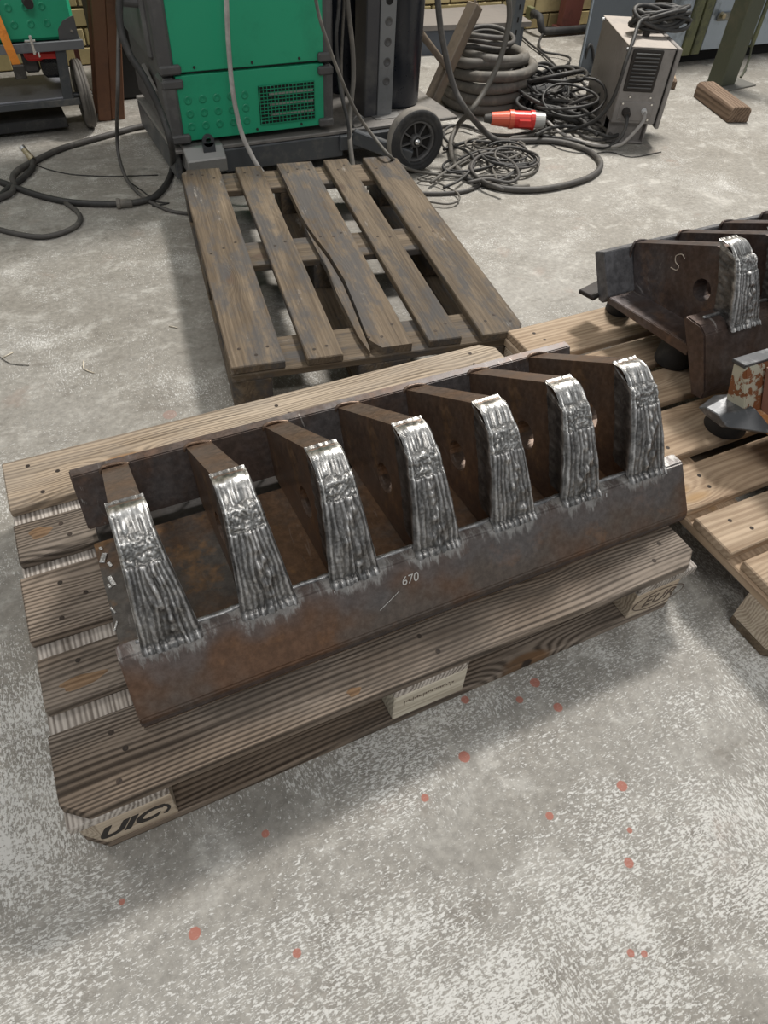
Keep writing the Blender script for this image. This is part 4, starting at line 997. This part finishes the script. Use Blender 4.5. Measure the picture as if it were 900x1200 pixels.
cable('fine dark wire lying between the hose and the dark pallet', fl_([(150, 212), (170, 226), (182, 236), (198, 238), (178, 241)], .003), .0025, BLACKC)
cable('light grey cable hanging down in front of the green panels',
      [at(264, -40, y=2.22), at(266, 20, y=2.22), at(269, 70, y=2.22), at(274, 115, y=2.21), at(283, 155, y=2.19), at(293, 178, y=2.16), at(303, 196, y=2.12), at(318, 214, y=2.1)], .0085, LIGHTC)
cable('grey cable crossing the right corner of the green machine diagonally, looping right of the wheel',
      [at(366, -30, y=2.15), at(372, 10, y=2.14), at(381, 42, y=2.12), at(398, 88, y=2.1), at(418, 132, y=2.09), at(440, 163, y=2.06)] + fl_([(458, 184, .16), (479, 198, .03), (509, 204, .02), (541, 207, .012), (581, 206), (612, 206.5), (627, 200), (631, 190), (621, 180), (605, 171), (590, 167), (577, 170), (571, 178), (573, 190), (579, 203), (584, 216)], .012), .0062, GREYC)
cable('thin black cable hanging right beside the corner of the green machine', [at(398, -30, y=2.3), at(397, 10, y=2.3), at(394, 40, y=2.29), at(396, 75, y=2.28), at(400, 110, y=2.24), at(408, 145, y=2.2), at(410, 175, y=2.17), at(412, 200, y=2.14)], .007, BLACKC)
cable('thick grey cable hanging from above just left of the dark post', [at(405, -30, y=2.32), at(408, 10, y=2.31), at(413, 55, y=2.3), at(414, 95, y=2.28), at(410, 135, y=2.24), at(410, 165, y=2.18), at(413, 190, y=2.13), at(415, 210, y=2.1)], .0095, GREYC)
cable('thin grey cable hanging close behind the other cables left of the dark post', [at(405, -30, y=2.45), at(402, 30, y=2.45), at(400, 80, y=2.42), at(402, 110, y=2.38), at(404, 128, y=2.33)], .006, GREYC)
cable('thick black hose hanging from above and bending into the wide loop on the floor',
      [at(511, -40, y=2.3), at(513, 0, y=2.3), at(517, 37, y=2.29), at(525, 77, y=2.27), at(534, 107, y=2.24), at(547, 130, y=2.2)] + fl_([(566, 152, .07), (582, 164, .03), (606, 165, .016), (640, 165), (664, 168), (688, 176), (702, 187), (703, 197), (692, 207), (670, 215), (640, 221), (610, 222.5), (585, 220), (560, 212), (545, 202)], .0125), .0125, DARKC, name='hose')
cable('light grey hose hanging from above the hose coil and looping down to the floor',
      [at(590, -40, y=2.36), at(597, 10, y=2.36), at(594, 40, y=2.35), at(584, 75, y=2.33), at(567, 108, y=2.3), at(550, 132, y=2.25)] + fl_([(538, 145, .07), (529, 163, .03), (529, 180, .016), (534, 195), (546, 206), (560, 212), (590, 219), (620, 219)], .0115), .0115, GREYC, name='hose')
GL = 'tangled cables on the floor between the wheel and the taupe unit'
extra = [([(430, 219), (470, 224), (505, 227), (545, 224), (570, 212)], .008, DARKC),
  ([(470, 232), (500, 236), (525, 239), (538, 234), (536, 226), (525, 220), (512, 214), (490, 210), (520, 200), (545, 190), (560, 178)], .004, GREYC),
  ([(505, 214), (530, 196), (550, 184), (575, 176), (592, 172), (598, 162), (612, 160), (640, 156), (668, 154), (690, 156)], .007, GREYC),
  ([(520, 220), (540, 210), (556, 192), (548, 178), (530, 170), (520, 160), (524, 150), (540, 146), (556, 150)], .006, BLACKC),
  ([(548, 214), (572, 210), (596, 214), (608, 206), (600, 190), (580, 180), (560, 184), (552, 198), (566, 212), (590, 222)], .007, DARKC),
  ([(500, 160), (520, 148), (545, 148), (570, 156), (600, 158), (630, 152), (655, 148), (690, 140)], .006, DARKC),
  ([(520, 175), (550, 166), (580, 168), (600, 178), (606, 195), (594, 208), (570, 214), (545, 208), (538, 196)], .0075, BLACKC),
  ([(640, 150), (634, 130), (640, 112), (655, 98), (676, 92), (700, 96), (712, 110)], .0075, DARKC),
  ([(662, 92), (668, 112), (664, 130), (672, 148), (684, 160), (700, 164), (722, 160)], .008, DARKC),
  ([(620, 150), (640, 140), (662, 132), (690, 128), (712, 124)], .007, BLACKC),
  ([(600, 170), (630, 160), (655, 150), (680, 138), (695, 122), (706, 108)], .007, DARKC),
  ([(606, 38), (622, 52), (640, 66), (655, 82), (668, 98), (676, 118)], .006, BLACKC),
  ([(640, 33), (632, 48), (636, 60), (656, 64), (668, 68), (664, 76), (648, 82), (636, 92)], .006, BLACKC),
  ([(630, 90), (650, 84), (672, 82), (690, 88), (706, 90), (714, 100)], .0065, BLACKC)]
XL = ['dark cable running out from under the dark pallet to the wide hose loop',
  'thin grey cable with a small loop nearest the dark pallet corner, right of the wheel',
  'grey cable running from the wheel to the taupe unit in front of the red plug',
  'black cable curling between the wheel and the foot of the hose coil',
  'dark oval cable loop lying inside the wide hose loop',
  'dark cable passing just behind the wheel and behind the red plug',
  'black cable ring right of the wheel under the hanging hoses',
  'dark cable arch standing at the left edge of the heap by the hose coil',
  'dark cable draped down the middle of the heap to the taupe unit',
  'black cable lying across the heap just above the red plug',
  'dark cable rising diagonally across the heap toward the taupe unit side',
  'black cable trailing from behind the hose coil down into the heap',
  'black cable from the red-brown post curling toward the heap',
  'black cable along the far edge of the heap below the blue-grey sheet']
for i, (pts, r, m) in enumerate(extra):
    z = .008 + .006*(i % 5)
    cable(XL[i], fl_(pts, z), r, m, group=GL)
rg = random.Random(21)
for i in range(12):      # loops of the heap left of the taupe unit
    cx, cy = 2.66 + rg.uniform(-.08, .08), 2.56 + rg.uniform(-.22, .24)
    pts = []; ra, rb = rg.uniform(.11, .19), rg.uniform(.07, .15); ph = rg.uniform(0, 6); tl = rg.uniform(-.6, .6); zz = .012 + rg.uniform(.0, .13)
    for k in range(rg.choice((22, 30, 38))):
        a = ph + 2*math.pi*k/13; sh_ = .88 + .2*math.sin(k*.45 + i)
        x = ra*sh_*math.cos(a); y = rb*sh_*math.sin(a)
        pts.append((cx + x*math.cos(tl) - y*math.sin(tl) + .002*k, cy + x*math.sin(tl) + y*math.cos(tl), max(.009, zz + .035*math.sin(a + i) + .02*math.sin(k*.7))))
    cable('cable coil in the dark heap against the left side of the taupe unit', pts, rg.choice((.006, .0075, .009)), rg.choice((BLACKC, DARKC, BLACKC)), group='coils in the cable heap')
rw = random.Random(5)
for i in range(7):       # slack rings right of the trolley wheel
    cx, cy = 1.98 + rw.uniform(-.06, .22), 2.13 + rw.uniform(-.08, .14)
    ra, rb = rw.uniform(.10, .19), rw.uniform(.07, .12); ph = rw.uniform(0, 6); tl = rw.uniform(-.5, .5); pts = []
    for k in range(rw.choice((13, 18, 24))):
        a = ph + 2*math.pi*k/13; q = .85 + .22*math.sin(k*.5 + i); x = ra*q*math.cos(a); y = rb*q*math.sin(a)
        pts.append((cx + x*math.cos(tl) - y*math.sin(tl) + .003*k, cy + x*math.sin(tl) + y*math.cos(tl), .008 + .007*(i % 4) + .005*(1 + math.sin(k*.8))))
    cable('thin slack cable ring lying on the floor just right of the black wheel', pts, rw.choice((.005, .0065, .008)), rw.choice((GREYC, DARKC, BLACKC)), group='slack rings right of the wheel')
for i, (pts, lab) in enumerate((
    ([(640, 96), (655, 112), (668, 128), (686, 140), (704, 148), (716, 158)], 'black cable running down the front of the heap to the base of the taupe unit'),
    ([(628, 158), (645, 150), (668, 148), (690, 152), (712, 160), (724, 158)], 'dark cable along the front foot of the heap to the taupe unit tray'),
    ([(652, 150), (648, 138), (656, 126), (674, 120), (692, 112), (700, 98)], 'dark cable looping over the heap beside the clear plug cap'),
    ([(676, 90), (688, 104), (690, 122), (682, 138), (690, 150), (700, 158)], 'dark cable hanging down the right side of the heap'))):
    cable(lab, fl_(pts, .03 + .02*(i % 2)), .0075, (DARKC, BLACKC)[i % 2], group=GL)
cable('white cable plugged into the taupe unit front and arching to the floor', [MU @ Vector((.135, -.02, .138)), MU @ Vector((.125, -.06, .115)), MU @ Vector((.06, -.10, .05)), MU @ Vector((.02, -.10, .025)), MU @ Vector((-.08, -.07, .015)), MU @ Vector((-.2, .03, .02)), MU @ Vector((-.28, .14, .05))], .0075, LIGHTC)
cable('black cable plugged into the round socket of the taupe unit', [MU @ Vector((.055, -.03, .13)), MU @ Vector((.055, -.06, .10)), MU @ Vector((.03, -.09, .05)), MU @ Vector((-.03, -.09, .012)), MU @ Vector((-.15, -.03, .012)), MU @ Vector((-.3, .02, .012))], .008, BLACKC)
cable('thin wire on the bare floor in front of the taupe unit', fl_([(640, 166), (660, 176), (690, 180), (715, 178), (740, 184), (775, 178)], .003), .002, BLACKC)
pts = [(3.02 + .13*math.cos(a*.5), 2.42 + .10*math.sin(a*.5) + .002*a, .012 + .006*(a/6)) for a in range(0, 26)]
cable('black cable coil on the floor behind the right side of the taupe unit', pts, .008, BLACKC)
bl = [((685, 90), (688, 60), (694, 55), (697, 90))]
cable('black cable arching up in front of the blue-grey sheet', [at(683, 84, z=.02), at(686, 66, y=2.98), at(691, 52, y=2.98), at(695, 60, y=2.98), at(697, 88, z=.02)], .0075, BLACKC)
cable('thin cable hanging at the right of the green post', [at(878, -20, y=2.8), at(882, 30, y=2.82), at(880, 60, y=2.84), at(873, 82, z=.01), at(868, 90, z=.006)], .006, OLIVE_DK)

# black canister and red plug
cn = thing('black_canister', 'black ribbed canister lying behind the red plug', 'canister', (0, 0, 0))
a, b = at(606, 113, z=.05), at(656, 108, z=.05)
link('canister_body', cyl(a, b, .048, None, 24), RUBBER, cn); dd = (b-a).normalized()
for k in range(5): link('rib', cyl(a + dd*(.03 + k*.055), a + dd*(.045 + k*.055), .051, None, 24), RUBBER, cn)
rpq = thing('industrial_plug', 'bright red industrial power plug lying on the cables beside the hose coil', 'plug', (0, 0, 0))
a, b = at(574, 139, z=.07), at(627, 141, z=.07); d = b-a; dd = d.normalized()
link('rear_shell', cyl(a + d*.03, a + d*.42, .026, .034, 20), ORANGEPL, rpq); link('collar', cyl(a + d*.42, a + d*.52, .039, .039, 20), ORANGEPL, rpq)
link('front_shell', cyl(a + d*.50, a + d*.90, .036, .036, 20), REDPL, rpq); link('front_ring', cyl(a + d*.88, a + d*.97, .040, .040, 20), REDPL, rpq)
link('clear_cap', cyl(a + d*.97, a + d*1.2, .033, .031, 20), CLEAR, rpq); link('cable_gland', cyl(a - d*.12, a + d*.05, .016, .022, 16), DARKC, rpq)
link('hinged_lid', box(a + d*.7 + Vector((0, -.036, -.005)), (.07, .012, .035), (0, 0, math.atan2(d.y, d.x)), .005), REDPL, rpq)

# small debris on the floor
def chip(label, pts, r, mat): tag(tube('wood_splinter', pts, r, mat, None, 5, .02), label, 'splinter')
chip('pale forked wood splinter on the floor left of the dark pallet', fl_([(98, 423), (98, 432), (110, 437)], .002), .0016, WOOD_LABEL)
chip('thin pale straw on the floor at the left edge above the pallet', fl_([(0, 418), (12, 426), (34, 428)], .002), .0013, GREYC)
chip('short pale splinter at the left picture edge on the floor', fl_([(3, 419), (15, 413)], .002), .0018, WOOD_LABEL)
chip('short pale sliver on the floor near the corner of the dark pallet', fl_([(198, 382), (208, 384)], .002), .0018, WOOD_LABEL)
chip('thin pale stick on the floor at the far left below the black cable', fl_([(0, 232.5), (16, 229)], .003), .0035, WHITEP)
